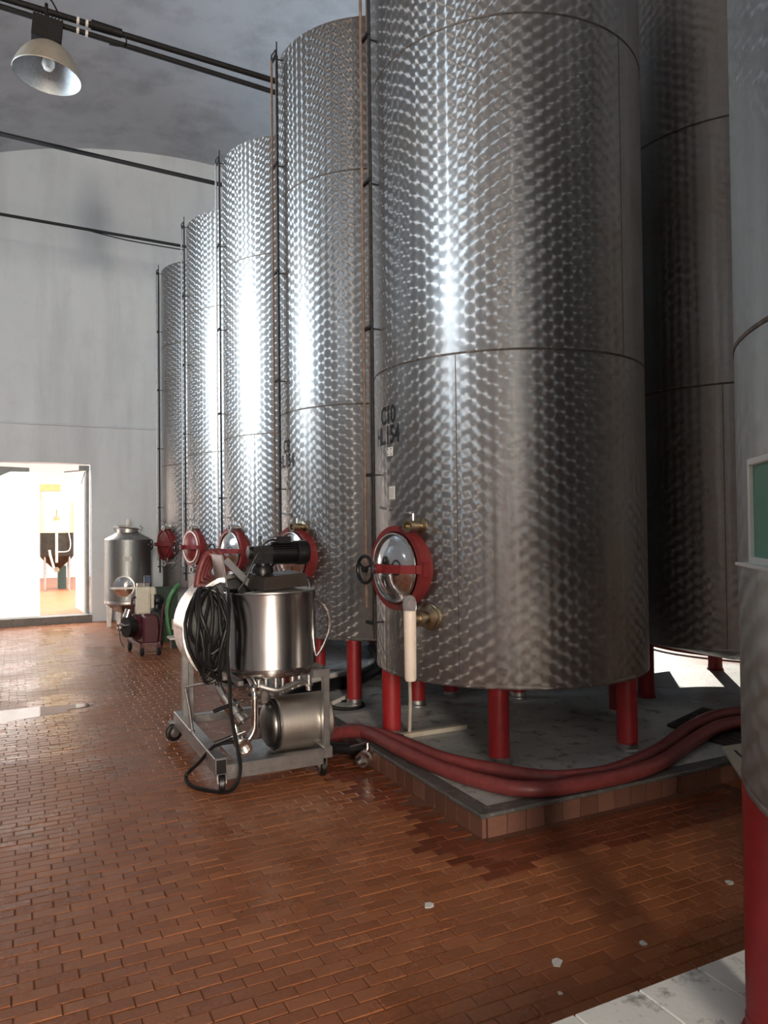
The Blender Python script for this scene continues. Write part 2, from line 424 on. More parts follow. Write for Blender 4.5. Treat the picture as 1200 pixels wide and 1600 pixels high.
struct(g.build('ceiling', 'ceil', ang=30), 'grey plastered barrel vault ceiling', 'ceiling')
nw = 0
for a, b, WZ0, WZ1, _w, _s in WIN_L:
    nw += 1; g = G(); t = .05
    for y in (a + t / 2, b - t / 2, (a + b) / 2): g.box((XL - .15, y, (WZ0 + WZ1) / 2), (.05, t, WZ1 - WZ0))
    for z in (WZ0 + t / 2, WZ1 - t / 2, WZ0 + .7, WZ0 + 1.4): g.box((XL - .15, (a + b) / 2, z), (.045, b - a, t * .9))
    struct(g.build('window_%d' % nw, 'zinc', smooth=False), 'steel framed window in the long left wall', 'window')  # the low frame sits in the opening added for its light
nw += 1; g = G()
for x in (BW[0] + .03, BW[1] - .03): g.box((x, YB - .15, (BW[2] + BW[3]) / 2), (.05, .05, BW[3] - BW[2]))
for z in (BW[2] + .03, BW[3] - .03, (BW[2] + BW[3]) / 2): g.box(((BW[0] + BW[1]) / 2, YB - .15, z), (BW[1] - BW[0], .045, .045))
struct(g.build('window_%d' % nw, 'zinc', smooth=False), 'small window in the wall behind the viewer', 'window')
# skirting line and conduit on the end wall
g = G(); g.tube([(DX0 - 1.7, YF - .02, 3.36), (2.45, YF - .02, 3.345)], .022, 8)
for x in (-2.6, -1.2, .2, 1.6): g.box((x, YF - .012, 3.352), (.03, .03, .065))
tag(g.build('wall_pipe', 'wall'), 'thin white painted pipe running across the end wall above the doorway', 'pipe')

# ------------------------------------------------------------------ floor
BX0, BX1, BY0, BY1 = -1.15, 3.75, 1.35, 13.9
g = G()
def fq(x0, x1, y0, y1, mi, dz=0.0):
    g.add([(x0, y0, fz(y0) + dz), (x1, y0, fz(y0) + dz), (x1, y1, fz(y1) + dz), (x0, y1, fz(y1) + dz)], [(0, 1, 2, 3)], mi)
for y0, y1 in ((YB, BY0), (BY0, 3.1), (3.1, BY1), (BY1, YF + .35)):
    if y0 in (BY0, 3.1):
        fq(XL, BX0, y0, y1, 0); fq(BX0, BX1, y0, y1, 1, -.0042); fq(BX1, XR, y0, y1, 0)
    else: fq(XL, XR, y0, y1, 0)
g.add([(XL, YB, -.25), (XR, YB, -.25), (XR, YF + .35, -.25), (XL, YF + .35, -.25)], [(3, 2, 1, 0)], 0)
floor = struct(g.build('floor', ['brickfar', 'grout'], smooth=False), 'terracotta brick floor of the tank hall', 'floor')
PX0, PY0, PX1 = 2.055, 3.115, 6.46                                   # concrete pad of the near tank
P2Y = 5.25
WPY, WPX = 1.735, .95                                                # whitewashed pad of the right hand tank
BL, BWD, J = .142, .0632, .0032
bricks = []
row = 0; y = BY0
while y < BY1 - BWD:
    x = BX0 + (row % 2) * BL / 2 + random.uniform(-.012, .012)
    while x < BX1 - BL:
        cx = x + BL / 2; cy = y + BWD / 2
        inpad = (x + BL > PX0 - .002 and y + BWD > PY0) or (x + BL > WPX and y < WPY + .002)
        if not inpad:
            dd = min(hypot(max(PX0 - cx, 0), max(PY0 - cy, 0)), 9)
            lim = .30 + .07 * sin(cy * 3.1) + random.uniform(-.05, .05)
            if cy > 4.9: lim *= .3
            bricks.append((cx, cy, dd < lim))
        x += BL
    y += BWD; row += 1
def px(cx, cy):
    d = Vector((cx, cy, fz(cy) - 1.55)); z = d.dot(Fv)
    return (600 + 1162.9 * d.dot(Rv) / z, 800 - 1162.9 * d.dot(Uv) / z, z) if z > .2 else (-9, -9, 99)
vis = []
for i, b in enumerate(bricks):
    u, v, z = px(b[0], b[1])
    if -25 < u < 1172 and v < 1640 and not (u > 1165): vis.append((z, i))
near = {i for z, i in sorted(vis)[:300]}
def brick_geo(g, cx, cy, L, Wd, top, tilt=(0, 0), mi=0, h=.03):
    c = .0028; hx = L / 2 - J / 2; hy = Wd / 2 - J / 2
    def zz(x, y): return top + x * tilt[0] + y * tilt[1]
    vs = [(cx + sx * hx, cy + sy * hy, top - h) for sx, sy in ((-1, -1), (1, -1), (1, 1), (-1, 1))]
    vs += [(cx + sx * hx, cy + sy * hy, zz(sx * hx, sy * hy) - c) for sx, sy in ((-1, -1), (1, -1), (1, 1), (-1, 1))]
    vs += [(cx + sx * (hx - c), cy + sy * (hy - c), zz(sx * hx, sy * hy)) for sx, sy in ((-1, -1), (1, -1), (1, 1), (-1, 1))]
    fs = [(0, 1, 5, 4), (1, 2, 6, 5), (2, 3, 7, 6), (3, 0, 4, 7), (4, 5, 9, 8), (5, 6, 10, 9), (6, 7, 11, 10), (7, 4, 8, 11), (8, 9, 10, 11)]
    g.add(vs, fs, mi)
bm_ = {}
for kind in ('brick', 'brickwet'):
    for k in range(4):
        g = G(); brick_geo(g, 0, 0, BL, BWD, 0, (random.uniform(-.008, .008), random.uniform(-.016, .016)))
        me = bpy.data.meshes.new('brick'); me.from_pydata(g.v, [], g.f); me.materials.append(M[kind]); bm_[kind, k] = me
rest = G(); tones = []
for i, (cx, cy, wet) in enumerate(bricks):
    z = fz(cy) + random.uniform(-.0015, .0012)
    if i in near:
        o = bpy.data.objects.new('brick', bm_['brickwet' if wet else 'brick', random.randrange(4)]); COL.objects.link(o); o.parent = floor; o.location = (cx, cy, z)
    else:
        brick_geo(rest, cx, cy, BL, BWD, z, (random.uniform(-.008, .008), random.uniform(-.016, .016)), 1 if wet else 0); tones += [random.uniform(.01, 1)] * 9
me = bpy.data.meshes.new('brick_paving'); me.from_pydata(rest.v, [], rest.f); me.materials.append(M['brick']); me.materials.append(M['brickwet'])
me.polygons.foreach_set('material_index', rest.mi)
at = me.attributes.new('tone', 'FLOAT', 'FACE'); at.data.foreach_set('value', tones)
o = bpy.data.objects.new('brick_paving', me); COL.objects.link(o); o.parent = floor; o['kind'] = 'stuff'

# water lying on the bricks
g = G(); n = 56; ring = []; PUX, PUY = -.25, 7.08; pz = fz(PUY) + .0022
for i in range(n):
    t = 2 * pi * i / n; r = 1 + .12 * sin(3 * t + 1) + .08 * sin(7 * t) + .05 * sin(13 * t + 2)
    ring.append((PUX + .74 * r * cos(t), PUY + .27 * r * sin(t) + .06 * cos(t)))
vs = [(x, y, pz - .006) for x, y in ring] + [(PUX + (x - PUX) * .985, PUY + (y - PUY) * .97, pz) for x, y in ring]
fs = [(i, (i + 1) % n, (i + 1) % n + n, i + n) for i in range(n)] + [tuple(range(n, 2 * n)), tuple(range(n - 1, -1, -1))]
g.add(vs, fs); tag(g.build('water_puddle', 'water', smooth=False), 'shallow puddle of water on the brick floor mirroring the bright doorway', 'puddle')
for fx_, fy_, sc, lb in ((2.735, 2.244, .022, 'pale paint flake on the bricks beside the bright red leg'), (2.06, 2.07, .02, 'pale paint flake on the shaded bricks beyond the whitewashed pad'), (1.701, 2.12, .026, 'larger pale paint flake on the bricks near the whitewashed pad'),
                         (1.497, 2.673, .026, 'pale paint flake on the bricks between the filter cart and the whitewashed pad'), (1.60, 1.98, .010, 'tiny pale paint flake close to the whitewashed pad edge')):
    g = G(); m = 7; rr = [sc * random.uniform(.55, 1.1) for _ in range(m)]
    g.prism([(fx_ + rr[i] * cos(2 * pi * i / m), fy_ + rr[i] * sin(2 * pi * i / m)) for i in range(m)], .0008, .0038, 'z')
    tag(g.build('paint_flake', 'paper', smooth=False, off=(fx_, fy_, .001)), lb, 'paint flake', 'paint flakes on the brick floor')

# ------------------------------------------------------------------ pads
pad = thing('tank_pad', 'raised grey concrete pad under tank C10, faced with terracotta tiles', 'pad', (PX0, PY0, 0))
g = G(); g.box(((PX0 + PX1) / 2 + .03, (PY0 + P2Y) / 2 + .01, .03), (PX1 - PX0 - .06, P2Y - PY0 - .02, .176)); g.build('slab', 'pad', pad, smooth=False)
g = G(); g.box((PX0 + .035, (PY0 + P2Y) / 2, .109), (.10, P2Y - PY0 + .02, .022)); g.box(((PX0 + PX1) / 2, PY0 + .035, .1088), (PX1 - PX0 + .02, .10, .022))
g.build('edging', 'padedge', pad, smooth=False, bevel=.005)
def tile_row(parent, along, start, end, fixed, w, z0, z1, name='facing_tile', mat='bricktile'):
    p = start
    while p < end - .03:
        g = G(); q = min(p + w, end)
        if along == 'y': g.box((fixed + .012, (p + q) / 2, (z0 + z1) / 2), (.024, q - p - .004, z1 - z0))
        else: g.box(((p + q) / 2, fixed + .012, (z0 + z1) / 2), (q - p - .004, .024, z1 - z0))
        g.build(name, mat, parent, smooth=False, bevel=.002); p = q
tile_row(pad, 'y', PY0 + .002, P2Y, PX0, .118, -.03, .0975)
tile_row(pad, 'x', PX0 + .03, 5.0, PY0, .118, -.03, .0975)
pad2 = thing('tank_pad', 'low concrete pad under the long row of tanks behind tank C10', 'pad', (PX0 + .05, P2Y, 0))
g = G(); g.box(((PX0 + PX1) / 2 + .06, (P2Y + 13.9) / 2, -.035), (PX1 - PX0, 13.9 - P2Y - .004, .13)); g.build('slab', 'pad', pad2, smooth=False)
wp = thing('tank_pad', 'whitewashed tile pad under the tank with the green board', 'pad', (WPX, WPY, 0))
g = G(); g.box(((WPX + 6.0) / 2, (WPY - 5.0) / 2 - .02, .035), (6.0 - WPX, WPY + 5.0 - .05, .13)); g.build('slab', 'padwhite', wp, smooth=False)
for i in range(10):
    for j in range(3):
        g = G(); x0 = WPX + i * .25 + (j % 2) * .09; y1 = WPY - j * .25
        g.box((x0 + .125, y1 - .125, .108), (.246, .246, .026)); g.build('pad_tile', 'padwhite', wp, smooth=False, bevel=.004)
tile_row(wp, 'x', WPX, 3.6, WPY - .022, .118, -.03, .094, mat='padwhite')

# ------------------------------------------------------------------ tanks
TX, TY, TS, TR = 3.138, 4.387, 2.134, .9417
ZB, ZS1, ZS2, ZT = .577, 2.587, 4.597, 5.908

def text_on_cylinder(txt, size, xs, cx, cy, r, az, z, parent, name='lettering', mat='ink'):
    cu = bpy.data.curves.new('lettering', 'FONT'); cu.body = txt; cu.size = size; cu.align_x = 'CENTER'; cu.resolution_u = 3; cu.offset = .0045
    ob = bpy.data.objects.new('tmp', cu); COL.objects.link(ob)
    me = bpy.data.meshes.new_from_object(ob.evaluated_get(bpy.context.evaluated_depsgraph_get()))
    COL.objects.unlink(ob); bpy.data.objects.remove(ob)
    bm = bmesh.new(); bm.from_mesh(me)
    bmesh.ops.subdivide_edges(bm, edges=[e for e in bm.edges if e.calc_length() > .04], cuts=1)
    off = root_off(parent)
    for v in bm.verts:
        u = v.co.x * xs; a = az + u / r
        v.co = Vector((cx + (r + .0012) * cos(a), cy + (r + .0012) * sin(a), z + v.co.y)) - off
    bm.to_mesh(me); bm.free(); me.materials.clear(); me.materials.append(M[mat])
    o = bpy.data.objects.new(name, me); COL.objects.link(o); o.parent = parent; return o

def curved_patch(g, cx, cy, r, az, z, w, h, t=.004, n=5):
    vs = []; fs = []
    for k in (0, 1):
        for i in range(n + 1):
            a = az + (i / n - .5) * w / r
            for zz in (-1, 1): vs.append((cx + (r + t * k) * cos(a), cy + (r + t * k) * sin(a), z + zz * h / 2))
    m = 2 * (n + 1)
    for i in range(n):
        fs += [(m + 2 * i, m + 2 * i + 2, m + 2 * i + 3, m + 2 * i + 1), (2 * i, 2 * i + 1, 2 * i + 3, 2 * i + 2), (2 * i, 2 * i + 2, m + 2 * i + 2, m + 2 * i), (2 * i + 1, m + 2 * i + 1, m + 2 * i + 3, 2 * i + 3)]
    fs += [(0, m, m + 1, 1), (2 * n, 2 * n + 1, m + 2 * n + 1, m + 2 * n)]
    g.add(vs, fs)

def make_hatch(root, cx, cy, r, az, z, dome, rim):
    n = Vector((cos(az), sin(az), 0)); t = Vector((-sin(az), cos(az), 0)); C = Vector((cx, cy, z)) + n * r; up = Vector((0, 0, 1))
    g = G(); g.lathe([(.20, -.07), (.252, -.07), (.252, .045), (.268, .045), (.268, .07), (.232, .07), (.232, .03), (.20, .03)], C, n, 40)
    fr = g.build('hatch_frame', 'red', root); fr['label'] = 'round red hatch frame'
    g = G(); g.lathe([(.216, .035), (.216, .075), (.19, .078), (.16, .10), (.11, .122), (.05, .133), (0, .135)], C, n, 36)
    d = g.build('hatch_lid', dome, root); d['label'] = 'domed round hatch lid'
    g = G(); g.torus(C + n * .078, n, .214, .011, 40, 8); g.build('rim', rim, d)
    g = G(); pts = [(-.262, .05), (-.25, .10), (-.17, .155), (-.06, .185), (.06, .185), (.17, .155), (.25, .10), (.262, .05)]
    P = [C + t * a + n * h for a, h in pts]
    for i in range(len(P) - 1): g.bar(P[i], P[i + 1], .016, .052)
    g.cyl(C + n * .165, C + n * .225, .03, n=14)
    g.box(C + t * .258 + n * .04, (.05, .05, .09), az); g.box(C - t * .258 + n * .04, (.05, .05, .09), az)
    b = g.build('clamp_bow', 'red', fr)
    g = G(); g.cyl(C + n * .13, C + n * .305, .0095, n=10); g.build('clamp_screw', 'inoxd', fr)
    g = G(); wc = C + n * .30; g.torus(wc, n, .082, .0115, 28, 8); g.cyl(wc - n * .012, wc + n * .014, .02, n=12)
    for k in range(3):
        a = 2 * pi * k / 3 + .5; e = t * cos(a) + up * sin(a); g.tube([wc + e * .012, wc + e * .08], .008, 6)
    w = g.build('hand_wheel', 'blackp', fr); w['label'] = 'black three spoked hand wheel'
    return fr

def stub_valve(root, cx, cy, r, az, z, L, rad, mat, name, handle=True, hmat='inoxd'):
    n = Vector((cos(az), sin(az), 0)); t = Vector((-sin(az), cos(az), 0)); C = Vector((cx, cy, z)) + n * (r - .01)
    g = G(); g.lathe([(0, 0), (rad * 1.5, 0), (rad * 1.5, .018), (rad * .8, .022), (rad * .8, L * .35), (rad, L * .36), (rad, L * .8), (rad * 1.18, L * .8), (rad * 1.18, L), (rad * .75, L), (rad * .7, L * .8), (0, L * .8)], C, n, 20)
    v = g.build(name, mat, root)
    if handle:
        g = G(); p = C + n * L * .6; g.cyl(p + Vector((0, 0, rad * .8)), p + Vector((0, 0, rad + .045)), .008, n=8)
        g.tube([p + Vector((0, 0, rad + .045)) - t * .05, p + Vector((0, 0, rad + .05)), p + Vector((0, 0, rad + .045)) + t * .04 + n * .07], .0075, 6)
        g.build('valve_handle', hmat, v)
    return v

def make_tank(name, label, cx, cy, group=None, r=TR, zb=ZB, seams=(ZS1, ZS2), zt=ZT, padz=.12, legz=None, shell='tank', legs=(50, 110, 170, 230, 290, 350), legmat='redleg', cone=.05, front=True, hatch_az=193, lid=('chrome', 'inox'), gauge_dy=-.04, gauge_low=.75, rust=False, vseam=(216, 285, 330)):
    root = thing(name, label, 'tank', (cx, cy, padz), group)
    lv = [zb] + list(seams) + [zt]
    for a, b in zip(lv, lv[1:]):
        g = G(); k = .0025
        g.lathe([(r, a + k), (r, b - k)], (cx, cy, 0), (0, 0, 1), 96); g.build('shell_course', shell, root, ang=60)
    for s in seams:
        g = G(); g.lathe([(r - .002, -.0085), (r + .003, -.005), (r + .003, .005), (r - .002, .0085)], (cx, cy, s), (0, 0, 1), 96); g.build('weld_seam', 'weld', root)
    for k, (a, b) in enumerate(zip(lv, lv[1:])):
        az = radians(vseam[k % len(vseam)]); g = G(); curved_patch(g, cx, cy, r - .001, az, (a + b) / 2, .005, b - a - .02, .0018, 1); g.build('weld_seam', 'weld', root, smooth=False)
    g = G(); g.lathe([(r, zt - .004), (r, zt + .01), (r * .3, zt + .22), (r * .3, zt + .30), (0, zt + .30)], (cx, cy, 0), (0, 0, 1), 64); g.build('roof_cone', shell, root)
    g = G(); g.lathe([(r + .001, zb + .02), (r + .003, zb + .012), (r + .001, zb), (r - .015, zb - .006), (.06, zb - cone), (0, zb - cone)], (cx, cy, 0), (0, 0, 1), 72); g.build('bottom_dish', shell, root)
    for a in legs:
        a = radians(a); lx = cx + (r - .062) * cos(a); ly = cy + (r - .062) * sin(a); lz = padz if legz is None else legz
        g = G(); g.cyl((lx, ly, lz + .008), (lx, ly, zb + .015), .064, n=24); lg = g.build('leg', legmat, root)
        g = G(); g.lathe([(0, 0), (.075, 0), (.075, .012), (.066, .02), (.066, .05), (0, .05)], (lx, ly, lz - .001), (0, 0, 1), 20); g.build('foot_collar', 'inoxd' if front else legmat, lg)
    if not front: return root
    az = radians(hatch_az)
    make_hatch(root, cx, cy, r, az, 1.28, *lid)
    # level gauge: two tubes on brackets at the aisle side
    gx = 2.105; gz0, gz1 = gauge_low, zt - .06
    g = G(); g.tube([(gx, cy + gauge_dy + .045, gz0 + .2), (gx, cy + gauge_dy + .045, gz1)], .011, 8); lgz = g.build('level_gauge', 'rust' if rust else 'inoxd', root)
    g = G(); g.tube([(gx + .02, cy + gauge_dy - .045, gz0), (gx + .02, cy + gauge_dy - .045, gz1)], .012, 8); g.build('tube', 'iron', lgz)
    if rust:
        g = G(); g.box((gx + .025, cy + gauge_dy - .01, (gz0 + gz1) / 2), (.006, .035, gz1 - gz0 - .1)); g.build('scale_board', 'rust', lgz, smooth=False)
    zz = gz0 + .1
    while zz < gz1 + .01:
        g = G(); g.box((gx + .01, cy + gauge_dy, zz), (.02, .125, .02)); s = sqrt(max(r * r - gauge_dy ** 2, 0)); g.bar((gx, cy + gauge_dy, zz), (cx - s + .01, cy + gauge_dy, zz), .009, .009)
        g.build('bracket', 'iron', lgz, smooth=False); zz += (gz1 - gz0 - .1) / 5
    g = G(); g.tube([(gx, cy + gauge_dy + .045, gz1 - .02), (gx, cy + gauge_dy + .045, gz1 + .05), (gx + .01, cy + gauge_dy - .045, gz1 + .05), (gx + .02, cy + gauge_dy - .045, gz1 - .02)], .008, 6)
    g.tube([(gx + .02, cy + gauge_dy - .045, gz1), (gx + .02, cy + gauge_dy - .045, gz1 + .13)], .006, 6); g.build('gauge_hook', 'iron', lgz)
    return root

tanks = []
LBL = ['tall engine-turned steel tank stencilled C10 with pale downpipe on its lower valve',
       'tall engine-turned steel tank stencilled C9, standing next beyond tank C10',
       'tall steel tank with pale hatch lid behind the coiled red hoses of the cart',
       'tall steel tank with red domed hatch, second from the white end wall',
       'last tall steel tank of the row, standing against the white end wall']
for k in range(5):
    cy = TY + TS * k
    t = make_tank('wine_tank', LBL[k], TX, cy, 'row of tall steel wine tanks', padz=.12 if k == 0 else .03, hatch_az=190 if k == 0 else 195,
                  lid=(('chrome', 'inox'), ('chrome', 'inox'), ('chrome', 'inox'), ('red', 'cream'), ('red', 'red'))[k], gauge_dy=(.135, -.03, 0, -.06, -.04)[k], rust=(k < 2), gauge_low=.80)
    tanks.append(t)
    stub_valve(t, TX, cy, TR, radians(200), 1.545, .14, .034, 'brass' if k < 2 else 'inoxd', 'sample_valve')
    # thermometer pocket
    a = radians(182 if k == 0 else 188); n = Vector((cos(a), sin(a), 0)); C = Vector((TX, cy, 1.66)) + n * TR
    g = G(); g.cyl(C - n * .005, C + n * .05, .008, n=8); g.tube([C + n * .05 + Vector((-.01, .05, .01)), C + n * .05, C + n * .05 + Vector((0, -.04, -.005))], .009, 6); g.build('thermometer_pocket', 'inoxd', t)
    if k:
        stub_valve(t, TX, cy, TR, radians(203), .97, .16, .04, 'inoxd', 'outlet_valve')
# stencils and small plates on C10 and C9
for k, tx in ((0, ('C10', 'HL.154')), (1, ('C9', 'HL.154'))):
    cy = TY + TS * k; t = tanks[k]; d = 0 if k == 0 else radians(4)
    text_on_cylinder(tx[0], .165, .78, TX, cy, TR, radians(179) + d, 2.225, t)
    text_on_cylinder(tx[1], .165, .74, TX, cy, TR, radians(177.5) + d, 2.092, t)
    g = G(); curved_patch(g, TX, cy, TR, radians(181.2) + d * .3, 2.035, .075, .06, .006); p = g.build('number_plate', 'white', t, bevel=.006); p['label'] = 'small white plate with rounded corners'
    if k == 0:
        g = G()
        for sa in (-1, 1):
            for sz in (-1, 1): curved_patch(g, TX, cy, TR + .0058, radians(181.2) + sa * .024 / TR, 2.035 + sz * .017, .009, .009, .0012, 1)
        g.build('plate_hole', 'ink', p)
        g = G(); curved_patch(g, TX, cy, TR, radians(182.3), 1.763, .075, .085, .002); pl = g.build('paper_label', 'paper', t); pl['label'] = 'small paper label with faint lines'
        g = G()
        for q in range(5): curved_patch(g, TX, cy, TR + .0021, radians(182.3), 1.79 - q * .013, .055, .003, .0006, 3)
        g.build('print_line', 'ply', pl)
# lower outlet of C10 with vertical downpipe
t = tanks[0]; a = radians(204); n = Vector((cos(a), sin(a), 0)); C = Vector((TX, TY, .985)) + n * TR
g = G(); g.lathe([(0, -.01), (.082, -.01), (.082, .012), (.072, .016), (.072, .03), (.062, .034), (.036, .045), (.036, .11), (.048, .11), (.048, .135), (.034, .137), (.034, .20), (0, .20)], C, n, 28); ov = g.build('outlet_flange', 'brass', t)
D = C + n * .205
g = G(); g.lathe([(0, .625), (.030, .625), (.036, .64), (.038, 1.0), (.038, 1.045), (0, 1.045)], (D.x, D.y, 0), (0, 0, 1), 20); dp = g.build('downpipe', 'cream', ov); dp['label'] = 'pale plastic downpipe'
g = G(); g.lathe([(.038, 1.04), (.043, 1.06), (.042, 1.09), (.033, 1.118), (.018, 1.13), (0, 1.133)], (D.x, D.y, 0), (0, 0, 1), 20); g.build('sight_cap', 'clear', ov)

behind = make_tank('wine_tank', 'shadowed steel tank with dished base, standing behind tank C10', 5.5, 4.42, None, shell='tank', cone=.20, front=False)
b2 = make_tank('wine_tank', 'second-row steel tank behind tank C9, only its red leg showing', 5.5, 6.554, None, shell='tank', cone=.20, front=False, padz=.03)
RX, RY, RZB = 2.42, .72, .835
right = make_tank('wine_tank', 'dull grey steel tank on high bright red legs carrying the green board', RX, RY, None, zb=RZB, seams=(2.03, 3.95), zt=5.9, shell='tank_grey', legs=(8, 68, 128, 188, 248, 308), legmat='redleg', cone=.05, front=False, padz=.121, vseam=(20, 50, 80))
g = G(); g.tube([(5.15, 3.75, .50), (5.1, 3.62, .40), (5.14, 3.5, .33), (5.25, 3.36, .31), (5.4, 3.25, .31)], .05, 12, 5); g.build('drain_bend', 'black', behind)

# green board on the right hand tank
bn = Vector((-.79, .61, 0)).normalized(); bt = Vector((-.61, -.79, 0)).normalized()
P0 = Vector((1.582, 1.212, 0)); bz0, bz1, bw = 1.452, 1.697, .42
bd = thing('notice_board', 'small green board in a pale frame with a tray, fixed to the grey tank', 'board', (P0.x, P0.y, bz0))
R3 = Matrix((bt, bn, Vector((0, 0, 1)))).transposed()
mid = P0 + bt * bw / 2 + Vector((0, 0, (bz0 + bz1) / 2))
g = G(); g.box(mid - bn * .004, (bw - .02, .012, bz1 - bz0 - .02), rot=R3); g.build('panel', 'board', bd, smooth=False)
for s in (0, 1):
    g = G(); g.box(P0 + bt * (.006 + s * (bw - .012)) + Vector((0, 0, (bz0 + bz1) / 2)), (.014, .024, bz1 - bz0), rot=R3); g.build('frame_bar', 'boardframe', bd, smooth=False, bevel=.002)
    g = G(); g.box(P0 + bt * bw / 2 + Vector((0, 0, bz0 + .006 if s else bz1 - .006)), (bw, .024, .016), rot=R3); g.build('frame_bar', 'boardframe', bd, smooth=False, bevel=.002)
g = G(); g.box(P0 + bt * (bw / 2 - .005) + bn * .02 + Vector((0, 0, bz0 - .004)), (bw + .035, .035, .008), rot=R3); g.build('tray', 'boardframe', bd, smooth=False, bevel=.002)

# ------------------------------------------------------------------ tie rods and lamp
RODS = [(7.59, 6.437, -.064, 6.333, 2.491, .030), (7.62, 6.372, -.143, 6.232, 2.412, .026), (9.72, 6.189, -.185, 6.093, 2.401, .027), (11.86, 6.053, -.227, 5.993, 2.388, .022)]
RL = ['upper black iron tie rod of the pair holding the lamp', 'lower black iron tie rod of the pair holding the lamp', 'single black iron tie rod beyond the lamp', 'thin black iron tie rod nearest the end wall with a sagging wire']
for k, (y, za, xa, zb_, xb, r) in enumerate(RODS):
    s = (zb_ - za) / (xb - xa)
    f = lambda x: za + s * (x - xa)
    xl = XL
    while vault(xl) < f(xl) + r: xl += .01
    xr = XR
    while vault(xr) < f(xb + .2) + r: xr -= .01
    rt = thing('tie_rod', RL[k], 'tie rod', (xl, y, f(xl)), 'iron tie rods across the vault')
    g = G(); g.tube([(xl, y, f(xl)), (xb + .2, y, f(xb + .2)), (xr, y, f(xb + .2))], r, 10); rd = g.build('rod', 'iron', rt)
    if k in (0, 1):
        for x in (.52, .60): g = G(); g.cyl((x - .012, y, f(x - .012)), (x + .012, y, f(x + .012)), r + .005, n=12); g.build('clamp', 'white', rd)
        if k == 0:
            g = G(); g.cyl((.64, y, f(.64) + .005), (.92, y, f(.92) + .005), .045, .04, n=12); g.build('turnbuckle', 'iron', rd)
            g = G(); g.tube([(.35, y - .02, f(.35)), (.30, y - .02, f(.35) + .09), (.27, y - .02, f(.35) + .12)], .008, 6, 3); g.build('wire_end', 'iron', rd)
            g = G(); g.tube([(.93, y - .03, f(.93)), (.96, y - .03, f(.93) - .08), (.90, y - .03, f(.93) - .14), (.80, y - .03, f(.93) - .15)], .007, 6, 4); g.build('wire', 'iron', rd)
    if k == 3:
        g = G(); g.tube([(.9, y - .03, f(.9) - .02), (1.5, y - .03, f(1.5) - .07), (2.35, y - .03, f(2.35) - .07)], .009, 6, 4); g.build('wire', 'iron', rd)
LX, LY = .245, 7.585
lamp = thing('pendant_lamp', 'high-bay lamp with spun aluminium dome hanging from the tie rods', 'lamp', (LX, LY, 5.78))
tl = Matrix.Rotation(radians(5), 3, 'Y'); ax = tl @ Vector((0, 0, 1))
LC = Vector((LX + .005, LY, 5.80))
g = G(); g.lathe([(.300, 0), (.304, .008), (.300, .016), (.285, .07), (.25, .15), (.20, .225), (.15, .27), (.11, .29), (.11, .30), (0, .30)], LC, ax, 40); g.build('reflector', 'alu', lamp)
g = G(); g.lathe([(.298, .004), (.283, .07), (.247, .148), (.197, .220), (.147, .262), (0, .27)], LC, ax, 40); g.build('reflector_lining', 'aluin', lamp)
g = G(); g.lathe([(0, .06), (.035, .07), (.058, .11), (.055, .15), (.03, .2), (.03, .265), (0, .265)], LC, ax, 16); g.build('bulb', 'white', lamp)
g = G(); g.box(LC + ax * .40 + Vector((-.035, 0, 0)), (.26, .24, .21), rot=tl)
for k in range(9): g.box(LC + ax * .515 + tl @ Vector((-.15 + k * .029, 0, 0)), (.010, .23, .035), rot=tl)
g.build('ballast_box', 'iron', lamp, smooth=False, bevel=.012)
g = G(); g.box((LX, LY, 6.40), (.03, .05, .16)); g.torus((LX, LY, 6.44), (1, 0, 0), .05, .008, 16, 6); g.build('hanger', 'iron', lamp)

# ------------------------------------------------------------------ filter cart
CZ = -.009
cart = thing('filter_cart', 'stainless wine filter cart with open drum, black stirrer motor and caster wheels', 'filter cart', (1.38, 4.9, CZ))
g = G(); g.box((1.055, 4.965, .158), (.075, 1.27, .098)); rail = g.build('base_rail', 'zinc', cart, smooth=False, bevel=.004)
g = G(); g.box((1.055, 4.326, .158), (.055, .012, .078)); g.build('rail_end', 'black', rail, smooth=False)
g = G(); g.box((1.725, 4.965, .145), (.06, 1.27, .07)); g.build('base_rail', 'zinc', cart, smooth=False, bevel=.004)
g = G(); g.box((1.39, 4.36, .135), (.61, .06, .055)); g.box((1.39, 4.334, .10), (.61, .006, .05)); g.build('cross_rail', 'zinc', cart, smooth=False, bevel=.003)
g = G(); g.box((1.39, 5.57, .145), (.61, .06, .06)); g.build('cross_rail', 'zinc', cart, smooth=False, bevel=.003)
g = G(); g.box((1.45, 4.66, .112), (.52, .50, .012)); g.build('drip_tray', 'inoxd', cart, smooth=False)
for x, y0, z1 in ((1.07, 5.44, .86), (1.745, 4.42, .64), (1.745, 5.44, .64), (1.12, 5.50, .86)):
    g = G(); g.box((x, y0, (z1 + .12) / 2), (.042, .042, z1 - .12)); g.build('post', 'zinc', cart, smooth=False, bevel=.003)
g = G(); g.box((1.745, 4.93, .625), (.05, 1.06, .05)); g.build('top_rail', 'zinc', cart, smooth=False, bevel=.003)
g = G(); g.box((1.70, 4.42, .625), (.09, .05, .05)); g.build('top_rail', 'zinc', cart, smooth=False, bevel=.003); g = G(); g.box((1.46, 4.80, .577), (.56, .04, .034)); g.build('top_rail', 'zinc', cart, smooth=False, bevel=.003)
g = G(); g.box((1.42, 5.44, .607), (.70, .035, .03)); g.build('top_rail', 'zinc', cart, smooth=False, bevel=.003)
g = G(); g.bar((1.2, 4.42, .607), (1.2, 5.44, .607), .035, .03); g.build('top_rail', 'zinc', cart, smooth=False, bevel=.003)
